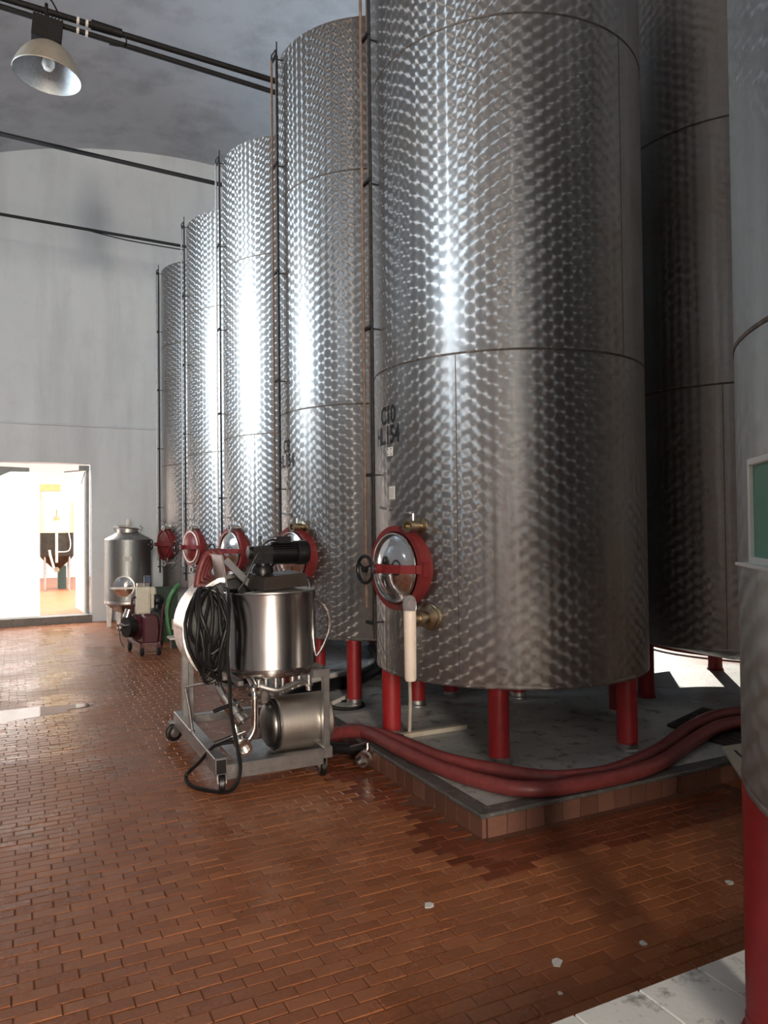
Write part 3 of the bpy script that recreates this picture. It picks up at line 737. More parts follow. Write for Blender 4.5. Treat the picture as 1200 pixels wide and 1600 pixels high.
for x, y, rr, th in ((1.02, 5.60, .062, .3), (1.07, 4.375, .058, 1.35), (1.705, 4.385, .058, 1.45), (1.70, 5.55, .06, .2)):
    ax = Vector((cos(th), sin(th), 0)).cross(Vector((0, 0, 1)))
    c = Vector((x, y, CZ + rr))
    g = G(); g.lathe([(0, -.018), (rr - .012, -.018), (rr, -.012), (rr, .012), (rr - .012, .018), (0, .018)], c, ax, 22); w = g.build('caster_wheel', 'black', cart)
    g = G(); g.lathe([(0, -.0195), (.03, -.0195), (.034, -.0185), (.034, .0185), (.03, .0195), (0, .0195)], c, ax, 16); g.build('hub', 'inoxd', w)
    g = G(); f = Vector((-ax.y, ax.x, 0))
    for s in (-1, 1): g.bar(c + ax * s * .025, c + ax * s * .025 + Vector((0, 0, rr + .012)), .03, .004, up=ax)
    g.box(c + Vector((0, 0, rr + .014)), (.07, .07, .008)); g.build('fork', 'zinc', w, smooth=False)
# open drum
DC = Vector((1.505, 4.80, 0)); DR = .302; z0, z1 = .592, 1.128
g = G(); g.lathe([(0, z0), (DR - .02, z0), (DR - .004, z0 + .006), (DR, z0 + .02), (DR, z0 + .055), (DR + .0015, z0 + .057), (DR, z0 + .06), (DR, z1 - .01), (DR + .004, z1 - .006), (DR + .002, z1), (DR - .006, z1), (DR - .008, z1 - .03), (DR - .008, z0 + .03), (0, z0 + .02)], DC, (0, 0, 1), 72)
drum = g.build('drum', 'steel', cart, ang=30); drum['label'] = 'brushed stainless open drum'
g = G(); g.lathe([(.30, z1 - .002), (.30, z1 + .006), (0, z1 + .012)], DC, (0, 0, 1), 40, a0=radians(130), a1=radians(310)); g.build('lid_half', 'inoxd', drum)
R1 = Matrix.Rotation(radians(8), 3, 'Z')
g = G(); v = []
for (x, y, z) in ((-.155, -.14, .01), (.165, -.14, .03), (.145, -.13, .115), (-.14, -.13, .098), (-.155, .14, .01), (.165, .14, .03), (.145, .10, .125), (-.14, .10, .108)): v.append(DC + Vector((.03, -.05, z1)) + R1 @ Vector((x, y, z)))
g.add(v, [(0, 1, 2, 3), (5, 4, 7, 6), (4, 0, 3, 7), (1, 5, 6, 2), (3, 2, 6, 7), (0, 4, 5, 1)]); bridge = g.build('motor_bridge', 'brownlid', cart, smooth=False, bevel=.004); bridge['label'] = 'dark brown sloping motor bridge plate'
# stirrer gear motor
mx, my, mz = 1.43, 4.76, 1.375
g = G(); g.cyl((mx + .015, my, z1 + .09), (mx + .015, my, mz - .02), .046, .050, 18); g.lathe([(0, 0), (.07, 0), (.07, .03), (.058, .05), (0, .05)], (mx + .015, my, mz - .13), (0, 0, 1), 18)
g.box((mx, my, mz - .01), (.13, .12, .11)); g.cyl((mx - .085, my, mz + .005), (mx + .06, my, mz + .005), .043, .05, 18); gb = g.build('gearbox', 'blackp', cart, bevel=.0)
g = G(); g.cyl((mx - .005, my - .01, mz + .04), (mx - .005, my - .01, mz + .115), .0095, n=8); g.build('breather_pin', 'blackp', gb)
m0, m1 = mx + .06, mx + .27
g = G(); g.cyl((m0, my, mz), (m1, my, mz), .062, n=24)
for k in range(26):
    a = 2 * pi * k / 26; e = Vector((0, cos(a), sin(a))); g.bar(Vector((m0 + .015, my, mz)) + e * .066, Vector((m1 - .03, my, mz)) + e * .066, .005, .018, up=e)
mot = g.build('stirrer_motor', 'blackp', cart, ang=30); mot['label'] = 'black finned electric motor'
g = G(); g.lathe([(.066, 0), (.082, .005), (.083, .075), (.072, .09), (.02, .094), (0, .094)], (m1 - .035, my, mz), (1, 0, 0), 28); g.build('fan_cowl', 'blackp', mot)
g = G(); g.box((m0 + .085, my - .01, mz + .085), (.10, .09, .05)); g.build('terminal_box', 'blackp', mot, smooth=False, bevel=.006)
g = G(); g.tube([(m0 + .04, my - .03, mz + .085), (m0 - .01, my - .05, mz + .085), (m0 - .06, my - .05, mz + .05), (mx - .07, my - .06, mz - .06), (mx - .12, my - .06, z1 + .08), (mx - .16, my - .05, z1 + .02)], .0065, 6, 5); g.build('cable', 'black', mot)
g = G(); g.tube([(DC.x + .17, 4.72, z1 + .02), (DC.x + .20, 4.72, z1 + .075), (DC.x + .25, 4.75, z1 + .07), (DC.x + .275, 4.78, z1 + .0)], .013, 8, 5); g.build('lift_handle', 'inox', drum)
g = G(); g.tube([(DC.x + .295, 4.70, 1.06), (DC.x + .36, 4.68, .98), (DC.x + .375, 4.68, .86), (DC.x + .33, 4.69, .74), (DC.x + .29, 4.70, .68)], .011, 8, 5); g.build('drain_loop', 'inox', drum)
# horizontal filter vessel behind the drum
VC = Vector((1.385, 5.10, .835)); VRad = .385
g = G(); g.lathe([(0, -.02), (VRad - .03, -.02), (VRad + .012, -.012), (VRad + .012, .02), (VRad, .022), (VRad, .40), (VRad - .03, .43), (VRad - .15, .475), (0, .49)], VC, (0, 1, 0), 56); ves = g.build('filter_vessel', 'inox', cart); ves['label'] = 'pale stainless horizontal filter vessel'
g = G(); g.lathe([(0, -.05), (.35, -.045), (.37, -.035), (.37, -.018), (0, -.018)], VC, (0, 1, 0), 40); g.build('end_cover', 'black', ves)
g = G(); g.box((1.235, 5.08, 1.255), (.012, .30, .22), rot=Matrix.Rotation(radians(-8), 3, 'Y')); g.build('bracket_plate', 'zinc', cart, smooth=False, bevel=.003)
g = G(); g.bar((1.25, 4.98, 1.33), (1.42, 4.86, 1.13), .05, .012, up=(0, -1, .3)); g.build('bracket_plate', 'zinc', cart, smooth=False, bevel=.003)
# feed pump in its steel cover
PC = Vector((1.47, 4.62, .287)); PR = .172
g = G(); g.lathe([(0, 0), (PR - .006, 0), (PR, .006), (PR, .34), (PR - .012, .352), (0, .352)], PC, (1, 0, 0), 48); pc = g.build('pump_cover', 'steelx', cart, ang=30); pc['label'] = 'satin steel pump cover'
g = G(); g.lathe([(0, -.075), (.06, -.075), (.11, -.066), (.135, -.05), (.145, -.03), (.145, -.012), (.16, -.012), (.16, .001), (0, .001)], PC, (1, 0, 0), 40); g.build('pump_head', 'pumphead', pc)
g = G(); g.torus(PC + Vector((-.016, 0, 0)), (1, 0, 0), .153, .010, 36, 8); g.build('seal_ring', 'black', pc)
# pipework below the drum
g = G(); g.tube([(1.305, 4.60, .60), (1.30, 4.50, .575), (1.293, 4.45, .53), (1.292, 4.45, .36), (1.285, 4.45, .31), (1.262, 4.45, .268), (1.235, 4.445, .245), (1.20, 4.43, .235)], .021, 12, 4); pw = g.build('feed_pipe', 'inox', cart)
for z in (.515, .56): g = G(); g.lathe([(0, -.01), (.042, -.01), (.042, .01), (0, .01)], (1.292, 4.45 if z < .55 else 4.47, z), (0, 0, 1), 16); g.build('pipe_union', 'inox', pw)
def ball_valve(p, d, L, r, hdir, hlen, name='ball_valve'):
    p = Vector(p); d = Vector(d).normalized(); g = G()
    g.lathe([(0, 0), (r * .75, 0), (r * .75, L * .25), (r * 1.15, L * .27), (r * 1.15, L * .7), (r * .8, L * .72), (r * .8, L * .85), (r * 1.1, L * .86), (r * 1.1, L), (r * .7, L), (r * .66, L * .7), (0, L * .7)], p, d, 20)
    v = g.build(name, 'inox', cart); h = Vector(hdir).normalized(); q = p + d * L * .48
    up = Vector((0, 0, 1)); up = (up - d * up.dot(d)).normalized(); g = G(); g.cyl(q + up * r, q + up * (r + .03), .009, n=8); g.build('stem', 'inox', v)
    a = q + up * (r + .03); g = G(); g.tube([a - h * .02, a + h * hlen * .45], .008, 8); g.build('handle', 'inox', v); g = G(); g.tube([a + h * hlen * .4, a + h * hlen], .0125, 8); g.build('grip', 'black', v)
ball_valve((1.14, 4.60, .50), (.45, -.55, -.72), .20, .040, (-1, -.15, -.22), .17)
ball_valve((1.215, 4.52, .245), (-.05, -1, -.12), .15, .042, (-1, .05, -.28), .17)
g = G(); g.tube([(1.14, 4.60, .50), (1.12, 4.66, .56), (1.14, 4.72, .60)], .024, 10, 4); g.tube([(1.19, 4.56, .43), (1.20, 4.56, .33), (1.21, 4.53, .25)], .024, 10, 4); g.build('manifold', 'inox', cart)
g = G(); g.tube([(.98, 5.0, .50), (1.06, 4.95, .52), (1.2, 4.9, .53)], .010, 8); g.tube([(.985, 5.0, .50), (1.01, 5.0, .36), (1.03, 4.99, .20)], .010, 8); g.ball((1.03, 4.99, .20), .02, 10, 6); g.build('lever_rod', 'inoxd', cart)
g = G()
for k in range(7):
    x = 1.34 + k * .055; y = 4.52 + .03 * (k % 2); g.cyl((x, y, .50 + .02 * (k % 3)), (x, y, .60), .018, n=10); g.torus((x, y, .535), (0, 0, 1), .022, .008, 12, 6)
g.tube([(1.34, 4.5, .56), (1.45, 4.47, .53), (1.58, 4.5, .56), (1.66, 4.52, .55)], .016, 8, 4); g.cyl((1.40, 4.62, .44), (1.40, 4.60, .52), .035, n=14); g.build('pipe_manifold', 'inoxd', cart)

# black cables hung over the cart
cab = thing('cable_coil', 'black rubber cable hung in loops over the filter cart, its end on the floor', 'cable', (1.1, 4.6, CZ))
for k in range(9):
    o = random.uniform(-.02, .02); w = .07 + .013 * k; bz = .60 + .05 * (k % 4) + random.uniform(-.03, .03); y = 4.60 + .045 * (k % 3) + o; cxk = 1.125 - .007 * k
    g = G(); pts = []
    for i in range(25):
        t = 2 * pi * i / 24; zc = (1.165 + bz) / 2; rz = (1.175 - .008 * (k % 3) - bz) / 2
        pts.append((cxk + w * (.62 + .12 * sin(t)) * cos(t) + .02 * sin(3 * t + k) - .02, y + .13 * max(0, sin(t)) * (.7 + .06 * k) * .6 - .02 * cos(2 * t), zc + rz * sin(t)))
    g.tube(pts, .0115, 8); g.build('loop', 'black', cab)
g = G(); g.tube([(1.20, 4.72, 1.15), (1.16, 4.52, 1.03), (1.135, 4.47, .8), (1.14, 4.45, .6), (1.135, 4.41, .45), (1.16, 4.36, .25), (1.16, 4.30, .14), (1.13, 4.29, .05), (1.08, 4.33, .008), (.98, 4.44, .003), (.925, 4.55, .004), (.92, 4.66, .03), (.99, 4.60, .12), (1.06, 4.50, .235), (1.16, 4.44, .26)], .0115, 8, 6); g.build('cable_end', 'black', cab)

# red hoses coiled behind the cart
rc = thing('hose_coil', 'coil of dull red hose draped over the rear of the filter cart', 'hose', (1.3, 5.5, CZ))
for k in range(4):
    y = 5.40 + .05 * k; g = G(); x = 1.235 + .034 * k; w = .065
    g.tube([(x - w - .035, y, 1.0), (x - w - .01, y, 1.20), (x - w * .6, y, 1.31), (x, y + .01, 1.36 + .012 * (k % 2)), (x + w * .6, y, 1.32), (x + w, y, 1.22), (x + w + .04, y + .02, 1.02)], .023, 12, 5); g.build('loop', 'redhose', rc)

# ------------------------------------------------------------------ big red hoses over the pad corner
def hose(name, label, pts, r, mat, group=None):
    g = G(); g.tube(pts, r, 12, 6); o = g.build(name, mat, off=pts[0]); tag(o, label, 'hose', group); return o
HZ = .163
hA = [(1.88, 4.86, .10), (2.0, 4.70, .145), (2.13, 4.52, HZ), (2.20, 4.22, HZ), (2.25, 3.86, HZ), (2.365, 3.60, HZ), (2.56, 3.31, HZ), (2.76, 3.215, HZ), (3.02, 3.205, HZ), (3.50, 3.36, HZ), (4.0, 3.56, .19), (4.45, 3.66, .20), (5.0, 3.55, .18), (5.6, 3.45, HZ)]
hose('wine_hose', 'thick red hose lying round the front leg of tank C10, upper of two', hA, .043, 'redhose')
hB = [(1.98, 4.86, .06), (2.05, 4.76, .14), (2.10, 4.50, .163), (2.115, 4.12, .163), (2.15, 3.74, .163), (2.215, 3.47, .163), (2.32, 3.25, .163), (2.47, 3.155, .163), (2.70, 3.125, .163), (3.0, 3.12, .163), (3.36, 3.195, .163), (3.80, 3.37, .175), (4.3, 3.50, .19), (5.0, 3.40, .17), (5.6, 3.32, .163)]
hose('wine_hose', 'thick red hose hugging the tiled pad edge, lower of two', hB, .042, 'redhose')
# hose end valve beside the cart
hv = thing('hose_valve', 'stainless ball valve coupling on a black hose end beside the pad', 'valve', (1.99, 4.40, fz(4.4)))
d = Vector((.75, .62, .05)).normalized(); p = Vector((1.95, 4.33, .06))
g = G(); g.lathe([(.03, 0), (.046, 0), (.046, .03), (.040, .032), (.040, .045), (.050, .048), (.050, .13), (.042, .135), (.042, .17), (0, .17)], p, d, 22); g.lathe([(.03, 0), (.028, .10), (0, .10)], p, d, 16); b = g.build('body', 'inox', hv)
g = G(); g.cyl(p + d * .09 + Vector((0, 0, .045)), p + d * .09 + Vector((0, 0, .085)), .010, n=8); g.bar(p + d * .10 + Vector((0, 0, .085)), p - d * .0 + Vector((-.07, .02, .092)), .018, .006); g.build('lever', 'inox', b)
g = G(); g.tube([p + d * .16, p + d * .22 + Vector((-.02, .02, -.005)), (1.94, 4.64, .06), (1.86, 4.80, .045), (1.80, 5.0, .04), (1.83, 5.3, .035)], .042, 12, 5); g.build('hose_tail', 'black', hv)
# black pipe and white card below tank C9
hose('black_hose', 'black hose curving over the low pad beneath tank C9', [(1.95, 5.95, .085), (2.2, 6.18, .09), (2.48, 6.342, .09), (2.64, 6.41, .09), (2.91, 6.52, .09), (3.15, 6.737, .09), (3.393, 7.065, .09), (3.6, 7.5, .09), (3.8, 8.1, .09)], .058, 'black')
hose('white_pipe', 'pale plastic pipe lying beside the black hose beneath tank C9', [(2.05, 6.36, .09), (2.6, 6.64, .082), (2.76, 6.717, .082), (3.07, 6.872, .082), (3.255, 6.962, .082), (3.40, 7.24, .082)], .052, 'white')
hose('white_pipe', 'thin pale plastic pipe lying between the cart and the red leg of tank C9', [(1.93, 5.60, .005), (2.2, 5.72, .052), (2.6, 6.05, .052)], .020, 'white')
g = G(); g.prism([(2.25, 5.50), (2.38, 5.38), (2.40, 5.27), (2.16, 5.27), (2.12, 5.33)], .0305, .036, 'z'); o = g.build('white_card', 'white', smooth=False); tag(o, 'flat white card lying on the low pad before the leg of tank C9', 'card')
g = G(); g.box((2.56, 4.46, .1375), (.50, .055, .034)); g.box((2.335, 4.46, .135), (.05, .059, .03)); o = g.build('wooden_batten', 'ply', smooth=False, bevel=.004, off=(2.56, 4.46, .12)); tag(o, 'short wooden batten lying on the pad under tank C10', 'batten')
g = G(); g.torus((2.48, 5.80, .036), (0, 0, 1), .15, .007, 32, 6); g.torus((2.49, 5.80, .047), (0, 0, 1), .135, .006, 30, 6); o = g.build('wire_ring', 'iron', off=(2.48, 5.8, .03)); tag(o, 'loop of dark wire lying round the foot of tank C9', 'wire')
g = G(); g.tube([(2.40, 4.52, .575), (2.395, 4.50, .35), (2.37, 4.47, .13)], .012, 8, 4); o = g.build('drain_tube', 'ply', off=(2.4, 4.5, .12)); tag(o, 'thin grey drain tube hanging below tank C10 beside its dark leg', 'tube')

# tray and grey board lying past the pad corner on the right
ry = thing('rubber_mat', 'dark ribbed rubber mat lying on the pad under the red hoses', 'mat', (4.15, 3.4, .12))
corn = [Vector((4.08, 3.84, .121)), Vector((4.64, 4.02, .135)), Vector((4.80, 3.42, .121)), Vector((4.02, 3.17, .121))]
nn = (corn[1] - corn[0]).cross(corn[3] - corn[0]).normalized()
if nn.z < 0: nn = -nn
g = G(); g.add([c for c in corn] + [c + nn * .018 for c in corn], [(3, 2, 1, 0), (4, 5, 6, 7), (0, 1, 5, 4), (1, 2, 6, 5), (2, 3, 7, 6), (3, 0, 4, 7)]); g.build('sheet', 'blackmat', ry, smooth=False, bevel=.004)
for k in range(1, 12):
    t = k / 12; a = corn[0].lerp(corn[1], t) + nn * .018; b = corn[3].lerp(corn[2], t) + nn * .018
    g = G(); g.bar(a.lerp(b, .03), a.lerp(b, .97), .012, .008, up=nn); g.build('rib', 'blackmat', ry, smooth=False)
gp = thing('grey_panel', 'pale grey panel with a black slot leaning by the pad near the grey tank', 'panel', (3.75, 2.95, 0))
pc_ = [Vector((3.52, 2.80, .14)), Vector((3.73, 3.10, .205)), Vector((4.30, 3.06, .205)), Vector((4.10, 2.74, .14))]
nn = (pc_[1] - pc_[0]).cross(pc_[3] - pc_[0]).normalized()
if nn.z < 0: nn = -nn
g = G(); g.add([c for c in pc_] + [c + nn * .02 for c in pc_], [(3, 2, 1, 0), (4, 5, 6, 7), (0, 1, 5, 4), (1, 2, 6, 5), (2, 3, 7, 6), (3, 0, 4, 7)]); g.build('sheet', 'ply', gp, smooth=False, bevel=.004)
a = pc_[0].lerp(pc_[1], .35) + (pc_[3] - pc_[0]) * .18 + nn * .0205; b = pc_[0].lerp(pc_[1], .8) + (pc_[3] - pc_[0]) * .12 + nn * .0205
g = G(); g.bar(a, b, .014, .003, up=nn); g.build('slot', 'ink', gp, smooth=False)
for x, y in ((4.02, 2.85), (3.98, 3.02)):
    g = G(); g.box((x, y, .07), (.05, .05, .15)); g.build('support_block', 'ply', gp, smooth=False)
hose('wine_hose', 'red hose lying in the sun on the bricks beyond the shadowed tank', [(7.25, 7.3, .03), (7.10, 6.75, .03), (7.12, 6.3, .03), (7.3, 5.8, .03), (7.6, 5.3, .03)], .035, 'redhose')

# ------------------------------------------------------------------ wine pump with beige switch box
PZ = fz(10)
wpmp = thing('wine_pump', 'maroon wheeled wine pump with beige switch box in front of the small tank', 'pump', (1.46, 10.0, PZ))
for x, y in ((1.30, 10.22), (1.375, 9.68), (1.575, 9.66), (1.70, 10.30)):
    c = Vector((x, y, PZ + .055)); g = G(); g.lathe([(0, -.02), (.045, -.02), (.055, -.012), (.055, .012), (.045, .02), (0, .02)], c, (1, .2, 0), 18); w = g.build('wheel', 'black', wpmp)
    g = G(); g.box(c + Vector((0, 0, .065)), (.055, .05, .05)); g.bar(c + Vector((.026, 0, 0)), c + Vector((.026, 0, .06)), .02, .005, up=(1, 0, 0)); g.build('fork', 'maroon', w, smooth=False)
g = G(); g.bar((1.30, 10.22, PZ + .15), (1.70, 10.30, PZ + .15), .05, .04); g.bar((1.375, 9.68, PZ + .15), (1.575, 9.66, PZ + .15), .05, .04); g.bar((1.30, 10.24, PZ + .15), (1.375, 9.66, PZ + .15), .05, .04); g.bar((1.70, 10.30, PZ + .15), (1.575, 9.66, PZ + .15), .05, .04); g.build('base_frame', 'maroon', wpmp, smooth=False, bevel=.004)
g = G(); vc = Vector((1.50, 9.78, PZ + .33))
g.prism([(1.40, PZ + .15), (1.58, PZ + .15), (1.60, PZ + .30), (1.585, PZ + .46), (1.55, PZ + .51), (1.43, PZ + .51), (1.405, PZ + .46), (1.395, PZ + .30)], 9.70, 9.98); g.build('drive_housing', 'maroon', wpmp, bevel=.02, ang=30)
g = G(); g.lathe([(0, -.16), (.10, -.16), (.15, -.13), (.16, -.02), (.15, .06), (.10, .10), (0, .10)], (1.36, 10.05, PZ + .34), (-1, -.35, 0), 28); g.build('pump_casing', 'maroon', wpmp)
g = G(); g.cyl((1.22, 9.98, PZ + .34), (1.32, 10.02, PZ + .34), .13, .14, 24); g.build('front_cover', 'black', wpmp)
g = G(); g.cyl((1.17, 9.98, PZ + .36), (1.24, 10.0, PZ + .36), .035, n=14); g.cyl((1.24, 10.0, PZ + .46), (1.27, 10.0, PZ + .56), .05, .045, 14); g.torus((1.14, 9.97, PZ + .34), (1, .3, 0), .045, .012, 16, 6); g.tube([(1.14, 9.97, PZ + .3), (1.15, 9.93, PZ + .17), (1.19, 9.9, PZ + .10)], .012, 6, 3); g.build('suction_coupling', 'inox', wpmp)
g = G(); g.cyl((1.54, 9.98, PZ + .40), (1.66, 10.35, PZ + .40), .12, n=20); g.ball((1.68, 10.4, PZ + .62), .09, 12, 6); g.cyl((1.66, 10.36, PZ + .4), (1.68, 10.4, PZ + .62), .06, n=12); g.build('motor', 'black', wpmp)
g = G(); g.box((1.415, 9.84, PZ + .685), (.165, .12, .34)); g.box((1.415, 9.776, PZ + .665), (.135, .012, .27)); bx = g.build('switch_box', 'beige', wpmp, smooth=False, bevel=.008); bx['label'] = 'beige plastic switch box'
g = G(); g.box((1.53, 9.85, PZ + .80), (.06, .11, .09)); g.box((1.528, 9.85, PZ + .70), (.04, .09, .24)); g.build('side_housing', 'beige', bx, smooth=False, bevel=.006)
g = G(); g.box((1.42, 9.86, PZ + .88), (.15, .10, .04)); g.tube([(1.43, 9.80, PZ + .86), (1.43, 9.80, PZ + .99), (1.50, 9.80, PZ + .985)], .007, 6); g.build('top_socket', 'inox', bx, smooth=False)
g = G(); g.box((1.475, 9.88, PZ + .945), (.085, .02, .09)); g.build('plug', simple('blue_plug', (.03, .06, .11), .5), bx, smooth=False, bevel=.004)
g = G(); g.tube([(1.335, 9.85, PZ + .72), (1.29, 9.85, PZ + .71), (1.285, 9.85, PZ + .58), (1.31, 9.85, PZ + .54)], .013, 8, 4); g.build('side_handle', 'maroon', wpmp)
g = G(); g.tube([(1.60, 9.70, PZ + .17), (1.64, 9.74, PZ + .55), (1.66, 9.78, PZ + .62)], .012, 8); g.build('push_bar', 'maroon', wpmp)

# green hose, crate and white box behind the pump
cz = fz(10.8)
cr = thing('plastic_crate', 'dark green plastic crate standing on the floor behind the pump', 'crate', (1.88, 10.95, cz))
g = G()
for s in (-1, 1): g.box((1.88 + s * .14, 10.98, cz + .38), (.012, .40, .74)); g.box((1.88, 10.98 + s * .195, cz + .38), (.28, .012, .74))
g.box((1.88, 10.98, cz + .012), (.28, .40, .02)); g.build('body', 'greendark', cr, smooth=False)
for z in (.08, .30, .52, .72): g = G(); g.box((1.88, 10.776, cz + z), (.30, .02, .03)); g.build('rib', 'greendark', cr, smooth=False)
hose('green_hose', 'bright green garden hose arching down beside the filter vessel', [(2.0, 10.55, .76), (1.93, 10.5, .70), (1.865, 10.5, .58), (1.83, 10.5, .42), (1.835, 10.48, .25), (1.87, 10.46, .08), (1.95, 10.5, fz(10.5) + .03), (2.0, 10.7, fz(10.7) + .03)], .028, 'green')
wb = thing('white_tray', 'white plastic box and tray on the floor beside the green hose', 'tray', (1.98, 10.2, fz(10.2)))
z = fz(10.2)
g = G(); g.box((1.93, 10.2, z + .30), (.16, .16, .14)); g.build('box', 'white', wb, smooth=False, bevel=.008)
g = G(); g.box((1.92, 10.2, z + .13), (.26, .22, .03)); g.build('tray', 'white', wb, smooth=False, bevel=.006)
g = G(); g.box((1.93, 10.2, z + .19), (.10, .12, .10)); g.box((1.92, 10.2, z + .06), (.20, .16, .125)); g.build('stand', 'black', wb, smooth=False)

# ------------------------------------------------------------------ small steel tank by the doorway
SX, SY, SR = 1.645, 13.12, .372
sz = fz(SY)
sm = thing('small_tank', 'small squat steel tank with round front hatch standing beside the doorway', 'tank', (SX, SY, sz))
g = G(); g.lathe([(SR, .345), (SR, 1.36)], (SX, SY, 0), (0, 0, 1), 48); sh = g.build('shell', 'tank_grey', sm)
g = G(); g.lathe([(SR, 1.355), (SR - .02, 1.385), (SR * .6, 1.45), (.20, 1.475), (.17, 1.48), (.17, 1.54), (0, 1.54)], (SX, SY, 0), (0, 0, 1), 40); g.build('shoulder', 'inoxd', sm)
g = G(); g.lathe([(SR, .35), (SR + .006, .34), (SR, .30), (SR * .75, .22), (.08, .12), (0, .12)], (SX, SY, 0), (0, 0, 1), 40); g.build('base_cone', 'inoxd', sm)
la = Matrix.Rotation(radians(7), 3, 'Y') @ Vector((0, 0, 1))
g = G(); g.lathe([(0, 0), (.205, 0), (.21, .015), (.12, .05), (.05, .062), (0, .065)], (SX, SY, 1.545), la, 32); ld = g.build('lid', 'inox', sm)
g = G(); g.lathe([(.028, .05), (.028, .11), (.034, .13), (.03, .16), (0, .165)], (SX, SY, 1.545), (.1, 0, 1), 14); g.build('vent_knob', 'white', ld)
for s in (-1, 1): g = G(); g.tube([(SX + s * .20, SY - .08, 1.50), (SX + s * .225, SY - .08, 1.56), (SX + s * .18, SY - .1, 1.59)], .010, 6); g.build('lid_clamp', 'inoxd', ld)
g = G(); hc = Vector((SX - .105, SY - .36, .60)); hn = Vector((-.28, -.96, 0)).normalized()
g.lathe([(.14, -.04), (.175, -.04), (.175, .015), (.14, .02)], hc, hn, 32); hf = g.build('hatch_frame', 'inoxd', sm)
g = G(); g.lathe([(.155, .0), (.155, .03), (.12, .045), (.05, .065), (0, .07)], hc, hn, 32); g.build('hatch_lid', 'chrome', hf)
ht = Vector((hn.y, -hn.x, 0)); g = G(); g.bar(hc - ht * .20 + hn * .06 + Vector((0, 0, -.02)), hc + ht * .20 + hn * .06 + Vector((0, 0, -.02)), .02, .035); g.cyl(hc + hn * .06 + Vector((0, 0, -.02)), hc + hn * .12 + Vector((0, 0, -.02)), .02, n=10); g.build('clamp_bar', 'inoxd', hf)
for a in (200, 290, 20, 110):
    x = SX + (SR - .04) * cos(radians(a)); y = SY + (SR - .04) * sin(radians(a)); g = G(); g.prism([(-.055, .36), (.055, .36), (.03, sz), (-.03, sz)], -.006, .006); g.prism([(-.006, .36), (.006, .36), (.006, sz), (-.006, sz)], -.03, .03)
    g.v = [(v[0] + x, v[1] + y, v[2]) for v in g.v]; g.build('leg', 'inoxd', sm, smooth=False)
g = G(); g.tube([(SX - .13, SY - .30, .33), (SX - .09, SY - .34, .10), (SX - .07, SY - .36, sz + .02)], .012, 6); g.build('drain_rod', 'iron', sm)
g = G(); curved_patch(g, SX, SY, SR, radians(262), 1.05, .14, .07, .003); p = g.build('paper_label', 'paper', sm)

# ------------------------------------------------------------------ doorway and the bright room behind it
AZ = FZ + .13; AY1 = 25.0
g = G(); g.box((.5, (YF + .3 + AY1) / 2, AZ - .1), (9.0, AY1 - YF - .3, .2)); struct(g.build('floor_annex', 'brickfar', smooth=False), 'brick floor of the bright room beyond the doorway', 'floor')
g = G(); g.box((.5, AY1 + .1, 2.2), (9.0, .2, 4.8)); struct(g.build('wall_annex_end', 'annexwall', smooth=False), 'white end wall of the bright room beyond the doorway', 'wall')
for s, nm in ((-4.1, 'left'), (5.1, 'right')):
    g = G(); g.box((s, (YF + .3 + AY1) / 2, 2.2), (.2, AY1 - YF - .3, 4.8)); struct(g.build('wall_annex_' + nm, 'annexwall', smooth=False), 'white %s wall of the bright room beyond the doorway' % nm, 'wall')
g = G(); cy0, cy1 = YF + .2, AY1 + .1
g.box((-2.8, (cy0 + cy1) / 2, 4.7), (2.8, cy1 - cy0, .2)); g.box((3.9, (cy0 + cy1) / 2, 4.7), (2.6, cy1 - cy0, .2))
g.box((.6, (cy0 + 14.95) / 2, 4.7), (4.0, 14.95 - cy0, .2)); g.box((.6, (19.45 + cy1) / 2, 4.7), (4.0, cy1 - 19.45, .2)); struct(g.build('ceiling_annex', 'annexwall', smooth=False), 'white ceiling of the bright room beyond the doorway', 'ceiling')
dr = struct(thing('door_1', 'open doorway with translucent plastic swing doors and dark sill', 'door', (DX1, YF, FZ)))
g = G(); g.box(((DX0 + DX1) / 2, YF + .10, FZ + .055), (DX1 - DX0 - .004, .34, .15)); g.build('sill', 'sill', dr, smooth=False, bevel=.004)
g = G(); g.box((1.10, YF + .20, 1.30), (.05, .05, 2.60)); g.build('hinge_post', 'barkgrey', dr, smooth=False)
g = G(); g.box((1.045, YF + .20, 2.62), (.17, .07, .09)); g.tube([(1.02, YF + .2, 2.58), (.72, YF + .26, 2.55)], .010, 6); g.tube([(1.06, YF + .2, 2.56), (1.0, YF + .26, 2.34)], .008, 6); g.build('hinge_arm', 'barkgrey', dr, smooth=False)
g = G(); g.box((1.03, YF + .80, 1.28), (.035, 1.10, 2.50), rz=radians(4)); g.build('swing_leaf', 'annexwall', dr, smooth=False)
g = G(); g.box((-.66, YF + .22, 1.28), (1.98, .008, 2.50)); lf = g.build('swing_leaf', 'pvc', dr, smooth=False); lf['label'] = 'translucent white plastic door leaf'
g = G(); g.prism([(-1.7, 2.66), (.17, 2.60), (.17, 2.53), (-.12, 2.53), (-.62, 2.28), (-1.7, 2.28)], YF + .10, YF + .16); g.build('closer_arm', 'barkgrey', dr, smooth=False)
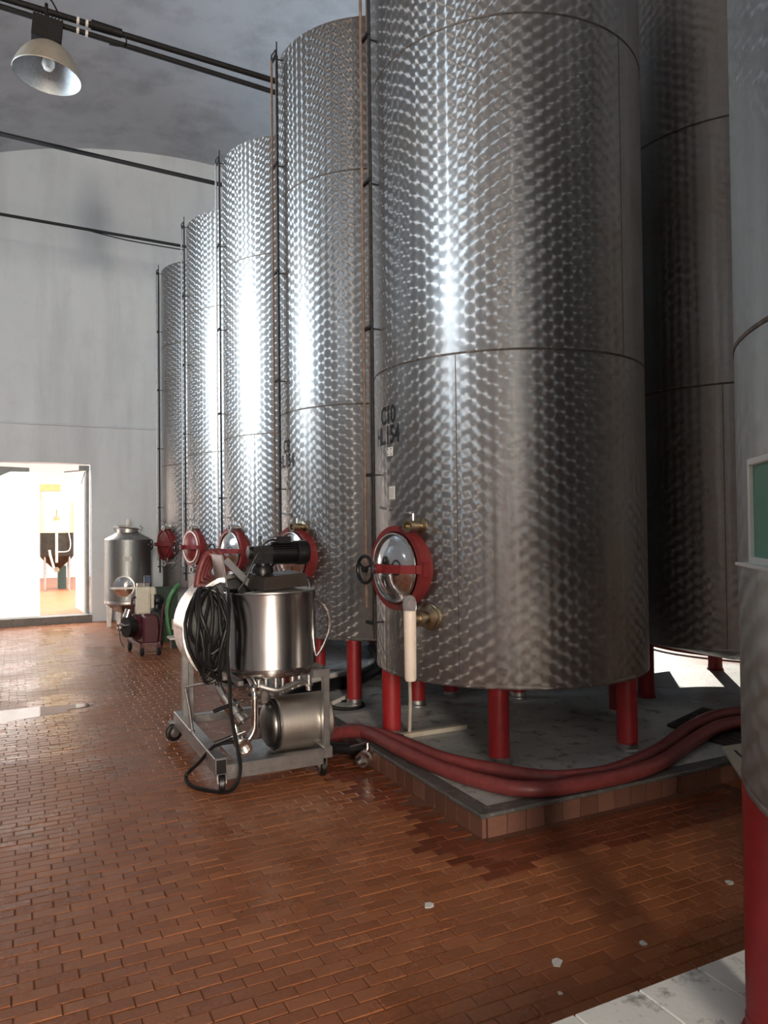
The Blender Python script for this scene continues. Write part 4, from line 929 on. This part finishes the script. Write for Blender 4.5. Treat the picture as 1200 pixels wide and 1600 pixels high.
# fermenter in the bright room
fx, fy = .84, 19.8; fr_ = .378
fm = thing('fermenter', 'dark and yellow fermenter on thin legs standing in the bright room', 'fermenter', (fx, fy, AZ))
g = G(); g.lathe([(fr_, .90), (fr_, 1.46)], (fx, fy, 0), (0, 0, 1), 36); g.build('lower_shell', 'fermdark', fm)
g = G(); g.lathe([(fr_ + .01, 1.46), (fr_ + .01, 2.2), (fr_ * .5, 2.35), (0, 2.38)], (fx, fy, 0), (0, 0, 1), 36); g.build('upper_shell', 'yellow', fm)
g = G(); g.lathe([(fr_, .90), (fr_ * .9, .84), (.08, .58), (0, .58)], (fx, fy, 0), (0, 0, 1), 36); g.build('cone', 'fermdark', fm)
for a in (40, 140, 220, 320): g = G(); g.cyl((fx + .35 * cos(radians(a)), fy + .35 * sin(radians(a)), AZ), (fx + .35 * cos(radians(a)), fy + .35 * sin(radians(a)), .92), .022, n=8); g.build('leg', 'inoxd', fm)
g = G(); g.tube([(fx - .02, fy - .40, .75), (fx - .02, fy - .40, 1.75)], .028, 8); g.tube([(fx - .08, fy - .42, .62), (fx - .16, fy - .43, .92), (fx - .18, fy - .43, 1.05)], .026, 8); g.build('sight_tube', 'cream', fm)
g = G(); g.lathe([(0, -.04), (.06, -.04), (.06, .04), (0, .04)], (fx - .02, fy - .38, .58), (0, 1, 0), 14); g.build('drain_valve', 'brass', fm)
g = G(); g.tube([(fx - .02, fy - .40, 1.78), (fx - .02, fy - .40, 2.02)], .016, 6); g.box((fx - .02, fy - .40, 1.82), (.15, .03, .07)); g.build('gauge', 'brass', fm)
g = G(); g.tube([(fx + .25, fy - .33, 1.46), (fx + .29, fy - .34, 1.2), (fx + .24, fy - .36, 1.02), (fx, fy - .42, 1.0)], .012, 6, 4); g.build('cable', 'cream', fm)
g = G(); g.prism([(fx + .05, AZ), (fx + .24, AZ), (fx + .24, .62), (fx + .05, .62)], fy + .55, fy + .85); o = g.build('green_bin', simple('dark_green_bin', (.05, .10, .09), .5), smooth=False, off=(fx + .1, fy + .7, AZ)); tag(o, 'dark green bin standing behind the legs of the fermenter', 'bin')
brl = thing('wooden_barrel', 'brownish barrel seen dimly through the translucent door leaf', 'barrel', (.03, 16.6, AZ))
g = G(); g.lathe([(0, .0), (.20, .0), (.245, .25), (.25, .40), (.235, .60), (.17, .76), (0, .78)], (.03, 16.6, AZ + .55), (0, 0, 1), 28); g.build('barrel', 'brown', brl)
g = G(); g.box((.03, 16.6, AZ + .275), (.62, .5, .55)); g.build('stand', 'annexwall', brl, smooth=False, bevel=.01)
g = G(); g.prism([(fx - .36, 2.42), (fx - .22, 2.42), (fx - .22, 2.72), (fx + .32, 2.72), (fx + .32, 2.92), (fx - .36, 2.92)], AY1 - .06, AY1 + .0); o = g.build('wall_box', 'yellow', smooth=False, off=(fx, AY1, 2.4)); tag(o, 'yellow angled box on the end wall above the fermenter', 'box')
# unseen tanks added beside and behind the viewer to darken reflections on C10
for x, k, lb in ((RX, 1, 'unseen added grey steel tank next in line after the grey tank with the green board'), (RX, 2, 'unseen added grey steel tank third in line after the grey tank with the green board'),
                 (RX + 2.25, 0, 'unseen added steel tank standing behind the grey tank with the green board'), (RX + 2.25, 1, 'unseen added steel tank second in the rear line of the grey block')):
    make_tank('wine_tank', lb, x, RY - 2.134 * k, None, zb=RZB, seams=(2.03, 3.95), zt=5.9, shell='tank_grey', legs=(8, 68, 128, 188, 248, 308), legmat='redleg', cone=.05, front=False, padz=.121, vseam=(20, 50, 80))
